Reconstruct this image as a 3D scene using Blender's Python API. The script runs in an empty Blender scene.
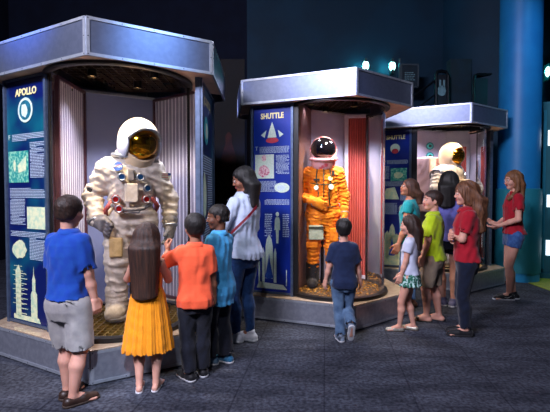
import bpy, bmesh, math, random
import numpy as np
from mathutils import Vector, Matrix
random.seed(7)
scene = bpy.context.scene
COL = scene.collection
PI = math.pi
F = 415.0; CAMH = 1.40; PITCH = math.atan(13 / F)

# ---------------------------------------------------------------- camera
cam_data = bpy.data.cameras.new('camera'); cam = bpy.data.objects.new('camera', cam_data)
COL.objects.link(cam); scene.camera = cam
cam_data.sensor_width = 36.0; cam_data.lens = 36.0 * F / 550.0
cam_data.clip_start = 0.05
cam.location = (0, 0, CAMH); cam.rotation_euler = (PI / 2 - PITCH, 0, 0)
scene.view_settings.view_transform = 'Standard'; scene.view_settings.look = 'None'
scene.view_settings.gamma = 1.0; scene.view_settings.exposure = 0.0
scene.view_settings.use_curve_mapping = False

def ray(px, py):
    u = (px - 275) / F; v = (206 - py) / F
    c, s = math.cos(PITCH), math.sin(PITCH)
    return Vector((u, c + v * s, v * c - s))
def at(px, py, Y):
    d = ray(px, py); t = Y / d.y
    return Vector((d.x * t, Y, CAMH + d.z * t))

# ---------------------------------------------------------------- helpers
def rgb(h):
    h = h.lstrip('#'); v = [int(h[i:i + 2], 16) / 255 for i in (0, 2, 4)]
    return tuple((x / 12.92 if x <= 0.04045 else ((x + 0.055) / 1.055) ** 2.4) for x in v)
MATS = {}
def mat(name, col, rough=0.6, metal=0.0, col2=None, scale=20.0, bump=0.0, bscale=None, stretch=None,
        sheen=0.0, coat=0.0, emit=0.0, trans=0.0, spec=0.5, detail=4.0, sss=0.0, lo=0.4, hi=0.6):
    if name in MATS: return MATS[name]
    m = bpy.data.materials.new(name); m.use_nodes = True; nt = m.node_tree
    b = nt.nodes['Principled BSDF']
    c = rgb(col) if isinstance(col, str) else col
    b.inputs['Base Color'].default_value = (*c, 1)
    b.inputs['Roughness'].default_value = rough; b.inputs['Metallic'].default_value = metal
    b.inputs['Specular IOR Level'].default_value = spec
    if sheen: b.inputs['Sheen Weight'].default_value = sheen
    if coat: b.inputs['Coat Weight'].default_value = coat
    if sss:
        b.inputs['Subsurface Weight'].default_value = sss; b.inputs['Subsurface Radius'].default_value = (0.02, 0.008, 0.004)
        b.inputs['Subsurface Scale'].default_value = 0.5
    if emit:
        b.inputs['Emission Color'].default_value = (*c, 1); b.inputs['Emission Strength'].default_value = emit
    tc = nt.nodes.new('ShaderNodeTexCoord'); mp = nt.nodes.new('ShaderNodeMapping')
    nt.links.new(tc.outputs['Object'], mp.inputs[0])
    if stretch: mp.inputs['Scale'].default_value = stretch
    if col2 is not None:
        n = nt.nodes.new('ShaderNodeTexNoise'); n.inputs['Scale'].default_value = scale; n.inputs['Detail'].default_value = detail
        r = nt.nodes.new('ShaderNodeValToRGB'); nt.links.new(mp.outputs[0], n.inputs['Vector'])
        c2 = rgb(col2) if isinstance(col2, str) else col2
        r.color_ramp.elements[0].position = lo; r.color_ramp.elements[0].color = (*c, 1)
        r.color_ramp.elements[1].position = hi; r.color_ramp.elements[1].color = (*c2, 1)
        nt.links.new(n.outputs['Fac'], r.inputs[0]); nt.links.new(r.outputs[0], b.inputs['Base Color'])
    if bump:
        n2 = nt.nodes.new('ShaderNodeTexNoise'); n2.inputs['Scale'].default_value = bscale or scale; n2.inputs['Detail'].default_value = 5
        nt.links.new(mp.outputs[0], n2.inputs['Vector'])
        bp = nt.nodes.new('ShaderNodeBump'); bp.inputs['Strength'].default_value = 1.0; bp.inputs['Distance'].default_value = bump
        nt.links.new(n2.outputs['Fac'], bp.inputs['Height']); nt.links.new(bp.outputs[0], b.inputs['Normal'])
    MATS[name] = m
    return m
def tag(o, label=None, cat=None, group=None, kind=None):
    if label: o['label'] = label
    if cat: o['category'] = cat
    if group: o['group'] = group
    if kind: o['kind'] = kind
    return o
def empty(name, loc=(0, 0, 0), rz=0.0, label=None, cat=None, group=None):
    o = bpy.data.objects.new(name, None); COL.objects.link(o)
    o.location = loc; o.rotation_euler = (0, 0, rz); o.empty_display_size = 0.1
    return tag(o, label, cat, group)
def link_mesh(name, me, mats, parent=None, smooth=False, loc=None, rot=None):
    o = bpy.data.objects.new(name, me); COL.objects.link(o)
    for m in (mats if isinstance(mats, (list, tuple)) else [mats]): me.materials.append(m)
    if smooth: me.polygons.foreach_set('use_smooth', [True] * len(me.polygons))
    if parent: o.parent = parent
    if loc is not None: o.location = loc
    if rot is not None: o.rotation_euler = rot
    return o
class MB:
    def __init__(s): s.v = []; s.f = []; s.mi = []
    def add(s, vs, fs, mi=0):
        n = len(s.v); s.v += [tuple(v) for v in vs]; s.f += [tuple(i + n for i in f) for f in fs]; s.mi += [mi] * len(fs)
    def box(s, c, size, rz=0, mi=0):
        hx, hy, hz = [q / 2 for q in size]; cr, sr = math.cos(rz), math.sin(rz); vs = []
        for z in (-hz, hz):
            for x, y in ((-hx, -hy), (hx, -hy), (hx, hy), (-hx, hy)):
                vs.append((c[0] + x * cr - y * sr, c[1] + x * sr + y * cr, c[2] + z))
        s.add(vs, [(3, 2, 1, 0), (4, 5, 6, 7), (0, 1, 5, 4), (1, 2, 6, 5), (2, 3, 7, 6), (3, 0, 4, 7)], mi)
    def prism(s, pts, z0, z1, mi=0):
        n = len(pts); vs = [(p[0], p[1], z0) for p in pts] + [(p[0], p[1], z1) for p in pts]
        fs = [tuple(range(n - 1, -1, -1)), tuple(range(n, 2 * n))] + [(i, (i + 1) % n, n + (i + 1) % n, n + i) for i in range(n)]
        s.add(vs, fs, mi)
    def loft(s, rings, cap=True, closed=False, mi=0):
        n = len(rings[0]); vs = [p for r in rings for p in r]; fs = []
        m = len(rings)
        for k in range(m if closed else m - 1):
            a = k * n; b = ((k + 1) % m) * n
            for i in range(n): fs.append((a + i, a + (i + 1) % n, b + (i + 1) % n, b + i))
        if cap and not closed:
            fs.append(tuple(range(n - 1, -1, -1))); fs.append(tuple((m - 1) * n + i for i in range(n)))
        s.add(vs, fs, mi)
    def tube(s, pts, r, n=10, cap=True, mi=0):
        pts = [Vector(p) for p in pts]; rr = r if isinstance(r, (list, tuple)) else [r] * len(pts)
        rings = []; up = None
        for i, p in enumerate(pts):
            t = (pts[min(i + 1, len(pts) - 1)] - pts[max(i - 1, 0)]).normalized()
            if up is None: up = Vector((0, 0, 1)) if abs(t.z) < 0.9 else Vector((1, 0, 0))
            a = t.cross(up).normalized(); b = a.cross(t).normalized(); up = b
            rings.append([p + (a * math.cos(2 * PI * k / n) + b * math.sin(2 * PI * k / n)) * rr[i] for k in range(n)])
        s.loft(rings, cap, mi=mi)
    def disc_ring(s, c, prof, n=48, a0=0.0, a1=2 * PI, mi=0, closedprof=True):
        # revolve profile [(r,z)...] about the vertical through c
        full = abs(a1 - a0 - 2 * PI) < 1e-6; k = n if full else n + 1; m = len(prof); vs = []
        for i in range(k):
            a = a0 + (a1 - a0) * i / n
            for r, z in prof: vs.append((c[0] + r * math.cos(a), c[1] + r * math.sin(a), c[2] + z))
        fs = []
        for i in range(n):
            i2 = (i + 1) % k
            for j in range(m if closedprof else m - 1):
                j2 = (j + 1) % m; fs.append((i * m + j, i2 * m + j, i2 * m + j2, i * m + j2))
        if not full and closedprof: fs.append(tuple(range(m))); fs.append(tuple(n * m + j for j in range(m - 1, -1, -1)))
        s.add(vs, fs, mi)
    def sphere(s, c, r, nu=20, nv=12, mi=0, M=None):
        rx, ry, rz = r if isinstance(r, (tuple, list)) else (r, r, r); vs = []; c = Vector(c)
        def P(x, y, z):
            v = Vector((x * rx, y * ry, z * rz))
            return c + (M @ v if M else v)
        vs.append(P(0, 0, -1))
        for j in range(1, nv):
            t = -PI / 2 + PI * j / nv
            for i in range(nu): vs.append(P(math.cos(t) * math.cos(2 * PI * i / nu), math.cos(t) * math.sin(2 * PI * i / nu), math.sin(t)))
        vs.append(P(0, 0, 1)); fs = []
        for i in range(nu):
            fs.append((0, 1 + (i + 1) % nu, 1 + i))
            fs.append((len(vs) - 1, len(vs) - 1 - nu + i, len(vs) - 1 - nu + (i + 1) % nu))
        for j in range(nv - 2):
            for i in range(nu):
                a = 1 + j * nu; b = a + nu; fs.append((a + i, a + (i + 1) % nu, b + (i + 1) % nu, b + i))
        s.add(vs, fs, mi)
    def build(s, name, m, parent=None, smooth=False, bevel=0.0, loc=None, rot=None):
        me = bpy.data.meshes.new(name); me.from_pydata([tuple(v) for v in s.v], [], s.f); me.update()
        me.polygons.foreach_set('material_index', s.mi)
        bm = bmesh.new(); bm.from_mesh(me); bmesh.ops.recalc_face_normals(bm, faces=bm.faces); bm.to_mesh(me); bm.free()
        o = link_mesh(name, me, m, parent, smooth, loc, rot)
        if smooth == 'auto':
            me.set_sharp_from_angle(angle=math.radians(35))
        if bevel:
            md = o.modifiers.new('bevel', 'BEVEL'); md.width = bevel; md.segments = 2; md.limit_method = 'ANGLE'; md.angle_limit = math.radians(40)
        return o
def frame_M(o, xdir, up=Vector((0, 0, 1))):
    # matrix: local x along xdir, local z up, local y = up x xdir (points into the wall)
    x = Vector(xdir).normalized(); z = Vector(up).normalized(); y = z.cross(x).normalized()
    M = Matrix((x, y, z)).transposed().to_4x4(); M.translation = Vector(o)
    return M
def text_mesh(name, body, size, m, parent, M, depth=0.0012, sx=1.0, align='CENTER', bold=0.0):
    cu = bpy.data.curves.new(name, 'FONT'); cu.body = body; cu.size = size; cu.align_x = align; cu.align_y = 'CENTER'
    cu.extrude = depth; cu.offset = bold; cu.resolution_u = 3
    to = bpy.data.objects.new(name, cu); COL.objects.link(to)
    dg = bpy.context.evaluated_depsgraph_get(); me = bpy.data.meshes.new_from_object(to.evaluated_get(dg)); me.name = name
    bpy.data.objects.remove(to); bpy.data.curves.remove(cu)
    R = M @ Matrix.Rotation(PI / 2, 4, 'X') @ Matrix.Diagonal((sx, 1, 1, 1))
    me.transform(R)
    me.materials.clear()
    return link_mesh(name, me, m, parent)
# ================================================================ SETTING
m_carpet = mat('carpet', '#2c2e38', 0.95, col2='#555964', scale=38, bump=0.004, bscale=120, detail=8, lo=0.35, hi=0.72, spec=0.15)
def carpet_tiles(m):
    nt = m.node_tree; b = nt.nodes['Principled BSDF']
    src = b.inputs['Base Color'].links[0].from_socket
    tc = nt.nodes.new('ShaderNodeTexCoord')
    n = nt.nodes.new('ShaderNodeTexNoise'); n.inputs['Scale'].default_value = 2.2; n.inputs['Detail'].default_value = 6
    mp = nt.nodes.new('ShaderNodeMapping'); mp.inputs['Scale'].default_value = (1, 3, 1); mp.inputs['Rotation'].default_value = (0, 0, 0.5)
    nt.links.new(tc.outputs['Object'], mp.inputs[0]); nt.links.new(mp.outputs[0], n.inputs['Vector'])
    mx = nt.nodes.new('ShaderNodeMixRGB'); mx.blend_type = 'MULTIPLY'; mx.inputs[0].default_value = 1
    r = nt.nodes.new('ShaderNodeValToRGB'); r.color_ramp.elements[0].position = 0.35; r.color_ramp.elements[0].color = (0.6, 0.6, 0.62, 1)
    r.color_ramp.elements[1].position = 0.68; r.color_ramp.elements[1].color = (1.25, 1.25, 1.25, 1)
    nt.links.new(n.outputs['Fac'], r.inputs[0]); nt.links.new(src, mx.inputs[1]); nt.links.new(r.outputs[0], mx.inputs[2])
    br = nt.nodes.new('ShaderNodeTexBrick'); br.inputs['Scale'].default_value = 1.0; br.offset = 0
    br.inputs['Brick Width'].default_value = 0.61; br.inputs['Row Height'].default_value = 0.61; br.inputs['Mortar Size'].default_value = 0.006
    br.inputs['Color1'].default_value = (1, 1, 1, 1); br.inputs['Color2'].default_value = (0.86, 0.88, 0.9, 1); br.inputs['Mortar'].default_value = (0.55, 0.55, 0.6, 1)
    mp2 = nt.nodes.new('ShaderNodeMapping'); mp2.inputs['Rotation'].default_value = (0, 0, 0.12)
    nt.links.new(tc.outputs['Object'], mp2.inputs[0]); nt.links.new(mp2.outputs[0], br.inputs['Vector'])
    mx2 = nt.nodes.new('ShaderNodeMixRGB'); mx2.blend_type = 'MULTIPLY'; mx2.inputs[0].default_value = 1
    nt.links.new(mx.outputs[0], mx2.inputs[1]); nt.links.new(br.outputs[0], mx2.inputs[2]); nt.links.new(mx2.outputs[0], b.inputs['Base Color'])
carpet_tiles(m_carpet)
m_navy = mat('navy_wall', '#0a1022', 0.85, col2='#0c1428', scale=3, spec=0.2)
m_teal = mat('teal_wall', '#08283c', 0.7, col2='#092e44', scale=1.5, spec=0.3, bump=0.002, bscale=60)
m_black = mat('black_paint', '#0b0b0e', 0.55, col2='#121216', scale=30)
m_yel = mat('yellow_green_floor', '#8f9a1e', 0.6, col2='#7d8a1c', scale=12)
WY = 9.0
f = MB(); f.box((0.5, 4, -0.05), (13, 14, 0.1)); tag(f.build('floor', m_carpet), kind='structure')
f = MB(); f.box((0.5, 4, 6.05), (13, 14, 0.1)); tag(f.build('ceiling', m_navy), kind='structure')
f = MB(); f.box((-3.15, WY + 0.1, 3), (5.1, 0.2, 6)); tag(f.build('wall_back', m_navy), kind='structure')
f = MB(); f.box((3.2, WY + 0.1, 3), (7.6, 0.2, 6)); tag(f.build('wall_back', m_teal), kind='structure')
f = MB(); f.box((-5.8, 4, 3), (0.2, 14, 6)); tag(f.build('wall_left', m_navy), kind='structure')
f = MB(); f.box((6.9, 4, 3), (0.2, 14, 6)); tag(f.build('wall_right', m_teal), kind='structure')
f = MB(); f.box((0.5, -2.9, 3), (13, 0.2, 6)); tag(f.build('wall_front', m_navy), kind='structure')
# curved teal bay of the back wall and a dark recess
f = MB(); f.disc_ring((4.9, WY + 0.35, 0), [(1.35, 0.0), (1.35, 6.0), (1.25, 6.0), (1.25, 0.0)], 40, PI, 2 * PI)
tag(f.build('wall_curved', m_teal, smooth='auto'), kind='structure')
f = MB(); f.box((at(460, 60, 8.4).x, 8.45, 2.0), (0.42, 0.2, 4.0 + 0.14)); tag(f.build('wall_pier', mat('pier', '#07222e', 0.8, col2='#08283a', scale=4)), kind='structure')
p = at(538, 283, 7.2)
f = MB(); f.prism([(3.94, 6.42), (3.92, 4.6), (6.7, 4.6), (6.7, 6.86), (4.22, 6.86)], 0.0, 0.006); tag(f.build('floor_inlay', m_yel), kind='structure')

# ---- big pillar with lower casing
pc = (3.95, 6.75)
m_pil = mat('blue_pillar', '#1a6ea6', 0.45, col2='#1c76ae', scale=3, spec=0.4)
m_cas = mat('teal_casing', '#1a7080', 0.6, col2='#1c7888', scale=3)
m_band = mat('blue_base_band', '#1d83b4', 0.5, col2='#1f8abc', scale=3)
pil = empty('round_column', (pc[0], pc[1], 0), 0, 'tall round column, bright blue above and dark teal below', 'column')
f = MB(); f.disc_ring((0, 0, 0), [(0.0, 1.45), (0.305, 1.45), (0.305, 6.0), (0.0, 6.0)], 64, closedprof=False); f.build('shaft', m_pil, pil, smooth='auto')
f = MB(); f.disc_ring((0, 0, 0), [(0.0, 0.14), (0.335, 0.14), (0.335, 1.46), (0.30, 1.475), (0.0, 1.475)], 64, closedprof=False); f.build('lower_casing', m_cas, pil, smooth='auto')
f = MB(); f.disc_ring((0, 0, 0), [(0.0, 0.0), (0.32, 0.0), (0.32, 0.15), (0.0, 0.15)], 64, closedprof=False); f.build('base_band', m_band, pil, smooth='auto')

# ---- wall lamps (glowing half discs)
m_lamp = mat('lamp_glow', '#b9fff6', emit=3.5)
m_lampbody = mat('lamp_body', '#3a4a4e', 0.5, metal=0.6, col2='#455559', scale=20)
lamps = [(365.5, 66, 8.9, 'leftmost glowing wall lamp, above the middle display case'), (392, 66.5, 8.9, 'glowing round wall lamp just left of the framed plaque'),
         (472, 72, 8.75, 'glowing wall lamp half hidden by the dark pier'), (548.5, 72, 7.7, 'glowing wall lamp right of the blue column')]
for px, py, Y, lab in lamps:
    c = at(px, py, Y)
    L = empty('wall_lamp', c, 0, lab, 'lamp', 'round glowing wall lamps')
    f = MB(); f.sphere((0.0, -0.02, 0), (0.07, 0.06, 0.105), 20, 12); f.build('lamp_shade', m_lamp, L, smooth=True)
    f = MB(); f.box((-0.0, 0.02, 0), (0.05, 0.16, 0.30)); f.box((0, -0.04, 0), (0.2, 0.012, 0.012)); f.build('bracket', m_lampbody, L)
    ld = bpy.data.lights.new('wall_lamp_light', 'POINT'); ld.energy = 4.5; ld.color = (0.02, 0.75, 0.8); ld.shadow_soft_size = 0.03
    lo = bpy.data.objects.new('wall_lamp_light', ld); COL.objects.link(lo); lo.location = c + Vector((-0.14, -0.06, 0.0))
# ---- plaque
m_frame = mat('grey_frame', '#39454d', 0.5, metal=0.3, col2='#414d55', scale=30)
c = at(409.5, 76, 8.3); pl = empty('framed_plaque', c, 0.0, 'dark framed plaque with pale lettering left of the hand rail', 'plaque')
f = MB(); f.box((0, 0, 0), (0.32, 0.03, 0.44)); f.build('panel', mat('plaque_face', '#0d1c26', 0.5, col2='#102330', scale=8), pl)
f = MB()
for q in ((0, 0.22, 0.34, 0.025), (0, -0.22, 0.34, 0.025)): f.box((q[0], -0.005, q[1]), (q[2], 0.045, q[3]))
for s in (-1, 1): f.box((s * 0.165, -0.005, 0), (0.025, 0.045, 0.44))
f.box((-0.19, 0.02, -0.1), (0.03, 0.03, 0.9))
f.build('frame', m_frame, pl)
m_pale = mat('pale_marks', '#5d7f88', 0.7, col2='#6d8f98', scale=30)
f = MB(); rnd = random.Random(3)
for r_ in range(5):
    x = -0.1
    while x < 0.08:
        w = rnd.uniform(0.02, 0.05); f.box((x + w / 2, -0.018, 0.06 - r_ * 0.035), (w, 0.004, 0.014)); x += w + 0.012
f.build('lettering', m_pale, pl)
# ---- upper walkway: hand rail with sign panel
m_pipe = mat('black_pipe', '#10151c', 0.35, metal=0.6, col2='#161c24', scale=30)
Yr = 8.2
rl = empty('hand_rail', (at(440, 100, Yr).x, Yr, 0), 0, 'black tubular stair hand rail with emblem panel on the upper level', 'railing')
ox = rl.location.x
def R(px, py): v = at(px, py, Yr); return Vector((v.x - ox, 0, v.z))
f = MB(); f.tube([R(436, 300 - 190), R(436, 76), R(437.5, 72), R(441, 71), R(446, 72), R(448, 76), R(448, 110)], 0.032, 10); f.build('post_frame', m_pipe, rl, smooth='auto')
f = MB(); f.tube([R(436, 80), R(414, 96), R(400, 104)], 0.022, 8); f.tube([R(436, 94), R(420, 106)], 0.015, 8); f.build('sloping_rail', m_pipe, rl, smooth='auto')
a, b = R(437, 75), R(447.5, 108)
f = MB(); f.box(((a.x + b.x) / 2, 0.0, (a.z + b.z) / 2), (b.x - a.x - 0.03, 0.02, a.z - b.z)); sp = f.build('sign_panel', mat('sign_dark', '#0b1018', 0.5, col2='#0e1420', scale=10), rl)
f = MB(); q = R(441.5, 91)
f.disc_ring((q.x, 0, 0), [(0, 0)], 3)
f = MB()
n = 22; pts = [(q.x + 0.085 * math.cos(2 * PI * i / n) * (1 + 0.12 * math.sin(5 * i)), q.z + 0.10 * math.sin(2 * PI * i / n)) for i in range(n)]
f.add([(x, -0.014, z) for x, z in pts] + [(x, -0.02, z) for x, z in pts], [tuple(range(n)), tuple(range(2 * n - 1, n - 1, -1))] + [(i, (i + 1) % n, n + (i + 1) % n, n + i) for i in range(n)])
for s, rr in ((-0.035, 0.4), (0.04, -0.1)): f.box((q.x + s, -0.017, q.z + 0.14), (0.035, 0.006, 0.14))
em = f.build('emblem', m_pale, sp)
rl2 = empty('guard_rail', (at(480, 100, Yr).x, Yr, 0), 0, 'black tubular guard rail left of the blue column', 'railing'); ox = rl2.location.x
f = MB(); f.tube([R(473.5, 115), R(473.5, 80), R(474.5, 76), R(477, 74.5), R(502, 74.5), R(520, 74.5)], 0.026, 10); f.build('top_rail', m_pipe, rl2, smooth='auto')
f = MB(); a, b = R(475, 78), R(512, 112); f.box(((a.x + b.x) / 2, 0.02, (a.z + b.z) / 2), (b.x - a.x, 0.015, a.z - b.z)); f.build('infill_panel', mat('infill', '#0a2733', 0.5, col2='#0b2b38', scale=6), rl2)
# upper landing slab carrying the rails (hidden behind the canopies)
f = MB(); f.box((3.2, 8.5, 2.98), (3.4, 0.9, 0.16)); tag(f.build('trim_1', m_black), kind='structure')
for xx in (1.7, 4.75):
    pass
# ---- narrow dark banner wall between first and second case
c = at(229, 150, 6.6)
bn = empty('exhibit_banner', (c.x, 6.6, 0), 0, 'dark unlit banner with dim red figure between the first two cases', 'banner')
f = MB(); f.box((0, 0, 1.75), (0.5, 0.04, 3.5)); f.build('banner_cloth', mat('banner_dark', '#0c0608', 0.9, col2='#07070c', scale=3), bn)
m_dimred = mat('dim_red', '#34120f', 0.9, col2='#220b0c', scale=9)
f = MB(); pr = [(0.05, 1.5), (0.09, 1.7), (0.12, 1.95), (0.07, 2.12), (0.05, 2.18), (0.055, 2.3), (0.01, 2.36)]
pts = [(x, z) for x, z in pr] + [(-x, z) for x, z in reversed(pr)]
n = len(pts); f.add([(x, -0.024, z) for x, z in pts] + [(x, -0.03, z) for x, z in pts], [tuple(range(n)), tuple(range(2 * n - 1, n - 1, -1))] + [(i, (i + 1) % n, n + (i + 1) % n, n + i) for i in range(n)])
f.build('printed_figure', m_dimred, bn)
# ---- right-hand exhibit panel with lit screens
c = at(549, 200, 6.9)
ep = empty('exhibit_kiosk', (4.84, 6.75, 0), -0.35, 'teal exhibit panel with lit white screens at right edge', 'exhibit panel')
f = MB(); f.box((0, 0, 1.45), (0.9, 0.12, 2.9 - 0.02)); f.box((0, 0, 0.04), (0.96, 0.3, 0.08)); f.build('body', mat('kiosk_teal', '#10525c', 0.5, col2='#135a66', scale=4), ep)
f = MB(); f.box((-0.425, -0.075, 1.45), (0.04, 0.03, 2.6)); f.build('edge_strip', mat('kiosk_edge', '#0c6a7c', 0.5, col2='#0e7488', scale=6), ep)
m_scr = mat('screen_white', '#dff2ff', emit=1.6)
for z, h in ((2.30, 0.25), (1.27, 0.20), (0.50, 0.25)):
    f = MB(); f.box((-0.09, -0.066, z), (0.57, 0.02, h)); f.build('screen', m_scr, ep)
# ================================================================ DISPLAY CASES
ZP, ZS, ZT = 0.265, 2.375, 2.65
def metal_mat(name, col, col2, rough):
    m = mat(name, col, rough, metal=0.5, col2=col2, scale=25, bump=0.0002, bscale=150, detail=6)
    return m
m_panel = metal_mat('speckled_metal', '#646c80', '#5e667a', 0.34)
m_trimm = metal_mat('edge_metal', '#aab0ba', '#a0a6b0', 0.35)
m_plm = mat('plinth_metal', '#9a9eaa', .38, metal=.6, col2='#8e929e', scale=25, bump=.0002, bscale=150)
m_top = mat('plinth_top', '#ceb69c', 0.22, metal=0.2, col2='#c0a68c', scale=18, coat=0.3)
m_soffit = mat('soffit', '#d8b494', 0.42, metal=0.0, col2='#c8a486', scale=10)
m_dark = mat('case_black', '#0d0b0c', 0.45, col2='#131011', scale=20)
m_post = mat('post_bluegrey', '#54637c', 0.4, metal=0.5, col2='#5f6e88', scale=25)
m_rivet = mat('rivet', '#4a4e58', 0.35, metal=0.9, col2='#5a5e68', scale=80)
m_lit = mat('case_lamp_glow', '#ffc888', emit=2.2)
m_white = mat('print_white', '#d9e6d6', 0.6, col2='#c7dccb', scale=60)
m_cream = mat('print_cream', '#e4e6b8', 0.6, col2='#bcd6b4', scale=25, lo=0.42, hi=0.62)
m_txt = mat('print_text', '#d4e2f0', 0.6, col2='#bcd0e4', scale=90)
m_yelt = mat('print_yellow', '#f0e3a0', 0.55, col2='#e8d894', scale=60)
m_tealp = mat('print_teal', '#1c9088', 0.6, col2='#8fd0ae', scale=45, lo=0.45, hi=0.62)
m_redp = mat('print_red', '#c8384a', 0.6, col2='#b22c40', scale=30)
m_bluep = mat('print_blue', '#1b4aa8', 0.6, col2='#2456b4', scale=30)
m_pinkp = mat('print_pink', '#e8c3c8', 0.6, col2='#c65a78', scale=55, lo=0.45, hi=0.6)
def poster_mat(name, a, b, zmid):
    m = mat(name, a, 0.32, coat=0.3)
    nt = m.node_tree; bs = nt.nodes['Principled BSDF']
    tc = nt.nodes.new('ShaderNodeTexCoord'); n = nt.nodes.new('ShaderNodeTexNoise'); n.inputs['Scale'].default_value = 1.6; n.inputs['Detail'].default_value = 3
    r = nt.nodes.new('ShaderNodeValToRGB'); r.color_ramp.elements[0].position = 0.47; r.color_ramp.elements[0].color = (*rgb(a), 1)
    r.color_ramp.elements[1].position = 0.74; r.color_ramp.elements[1].color = (*rgb(b), 1)
    nt.links.new(tc.outputs['Object'], n.inputs['Vector']); nt.links.new(n.outputs['Fac'], r.inputs[0]); nt.links.new(r.outputs[0], bs.inputs['Base Color'])
    return m
m_post1 = poster_mat('poster_apollo', '#0b1a58', '#0c7680', 1)
m_post2 = poster_mat('poster_shuttle', '#0f2a8c', '#1c3fae', 1)
m_post3 = poster_mat('poster_shuttle_dark', '#101f74', '#1b44a4', 1)
def glass_mat(name, tint, base=0.02):
    m = bpy.data.materials.new(name); m.use_nodes = True; nt = m.node_tree; nt.nodes.clear()
    o = nt.nodes.new('ShaderNodeOutputMaterial'); t = nt.nodes.new('ShaderNodeBsdfTransparent'); t.inputs[0].default_value = (*tint, 1)
    g = nt.nodes.new('ShaderNodeBsdfGlossy'); g.inputs['Roughness'].default_value = 0.015
    fr = nt.nodes.new('ShaderNodeFresnel'); fr.inputs['IOR'].default_value = 1.45
    mx = nt.nodes.new('ShaderNodeMixShader'); nt.links.new(fr.outputs[0], mx.inputs[0]); nt.links.new(t.outputs[0], mx.inputs[1]); nt.links.new(g.outputs[0], mx.inputs[2])
    nt.links.new(mx.outputs[0], o.inputs[0]); return m
m_glass = glass_mat('curved_glass', (0.95, 0.96, 0.97))

def wall_seg(f, p0, p1, z0, z1, th=0.02, mi=0):
    p0 = Vector((p0[0], p0[1])); p1 = Vector((p1[0], p1[1])); d = (p1 - p0); n = Vector((-d.y, d.x)).normalized() * th
    q = [p0, p1, p1 + n, p0 + n]
    f.prism([(v.x, v.y) for v in q], z0, z1, mi)
def fluted(root, p0, p1, z0, z1, ncol, m_rib, m_fr, fw_=.028):
    p0 = Vector((p0[0], p0[1], 0)); p1 = Vector((p1[0], p1[1], 0)); d = p1 - p0; L = d.length; d.normalize(); nrm = Vector((d.y, -d.x, 0))
    f = MB(); k = ncol * 8; rows = []
    for i in range(k + 1):
        t = i / k; ph = (t * ncol) % 1.0
        off = 0.016 * abs(math.sin(PI * ph)) ** 0.8
        rows.append(p0 + d * (L * t) + nrm * (0.012 + off))
    vs = [(r.x, r.y, z0) for r in rows] + [(r.x, r.y, z1) for r in rows]; n = len(rows)
    back = [(p0.x, p0.y, z0), (p1.x, p1.y, z0), (p0.x, p0.y, z1), (p1.x, p1.y, z1)]
    fs = [(i, i + 1, n + i + 1, n + i) for i in range(n - 1)]
    b = 2 * n
    fs += [(b, b + 2, n, 0), (b + 1, n - 1, 2 * n - 1, b + 3), (b + 1, b, b + 2, b + 3)]
    f.add(vs + back, fs)
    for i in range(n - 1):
        if i % 8 in (3, 4): f.mi[i] = 1  # ridge tops take a paler colour, a highlight painted along each flute
    o = f.build('fluted_panel', [m_rib, mat(m_rib.name + '_lit_crest', '#e2dce4' if m_rib.name == 'flute_lilac' else '#c4685e', .35, col2='#d6d0da' if m_rib.name == 'flute_lilac' else '#b86056', scale=8)], root)
    f = MB(); w = fw_
    for q0, q1 in (((p0), (p0 + d * w)), ((p1 - d * w), p1)):
        q0 = q0 + nrm * 0.045; q1 = q1 + nrm * 0.045; wall_seg(f, q0, q1, z0, z1, 0.04)
    a = p0 + nrm * 0.045; c = p1 + nrm * 0.045
    wall_seg(f, a, c, z1 - w, z1, 0.04); wall_seg(f, a, c, z0, z0 + w, 0.04)
    f.build('panel_frame', m_fr, o)
    return o

def text_rows(f, x0, x1, z0, z1, pitch, rnd, y=-0.003):
    z = z1
    while z > z0:
        x = x0 + (rnd.random() < 0.15) * 0.02; lim = x1 - (rnd.random() < 0.12) * (x1 - x0) * rnd.random() * 0.6
        while x < lim - 0.008:
            w = min(rnd.uniform(0.010, 0.034), lim - x); f.box((x + w / 2, y, z), (w, 0.001, pitch * 0.42)); x += w + 0.0055
        z -= pitch
def fresh(L): L.append(MB()); return L[-1]
def poly(f, pts, y=-0.003, th=0.0012, mi=0):
    n = len(pts); f.add([(x, y - th, z) for x, z in pts] + [(x, y, z) for x, z in pts],
                        [tuple(range(n)), tuple(range(2 * n - 1, n - 1, -1))] + [(i, (i + 1) % n, n + (i + 1) % n, n + i) for i in range(n)], mi)
def ell(cx, cz, rx, rz, n=28, a0=0): return [(cx + rx * math.cos(a0 + 2 * PI * i / n), cz + rz * math.sin(a0 + 2 * PI * i / n)) for i in range(n)]
def ragged(cx, cz, rx, rz, n, rnd, j=0.25): return [(cx + rx * math.cos(2 * PI * i / n) * (1 - j * rnd.random()), cz + rz * math.sin(2 * PI * i / n) * (1 - j * rnd.random())) for i in range(n)]

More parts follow.
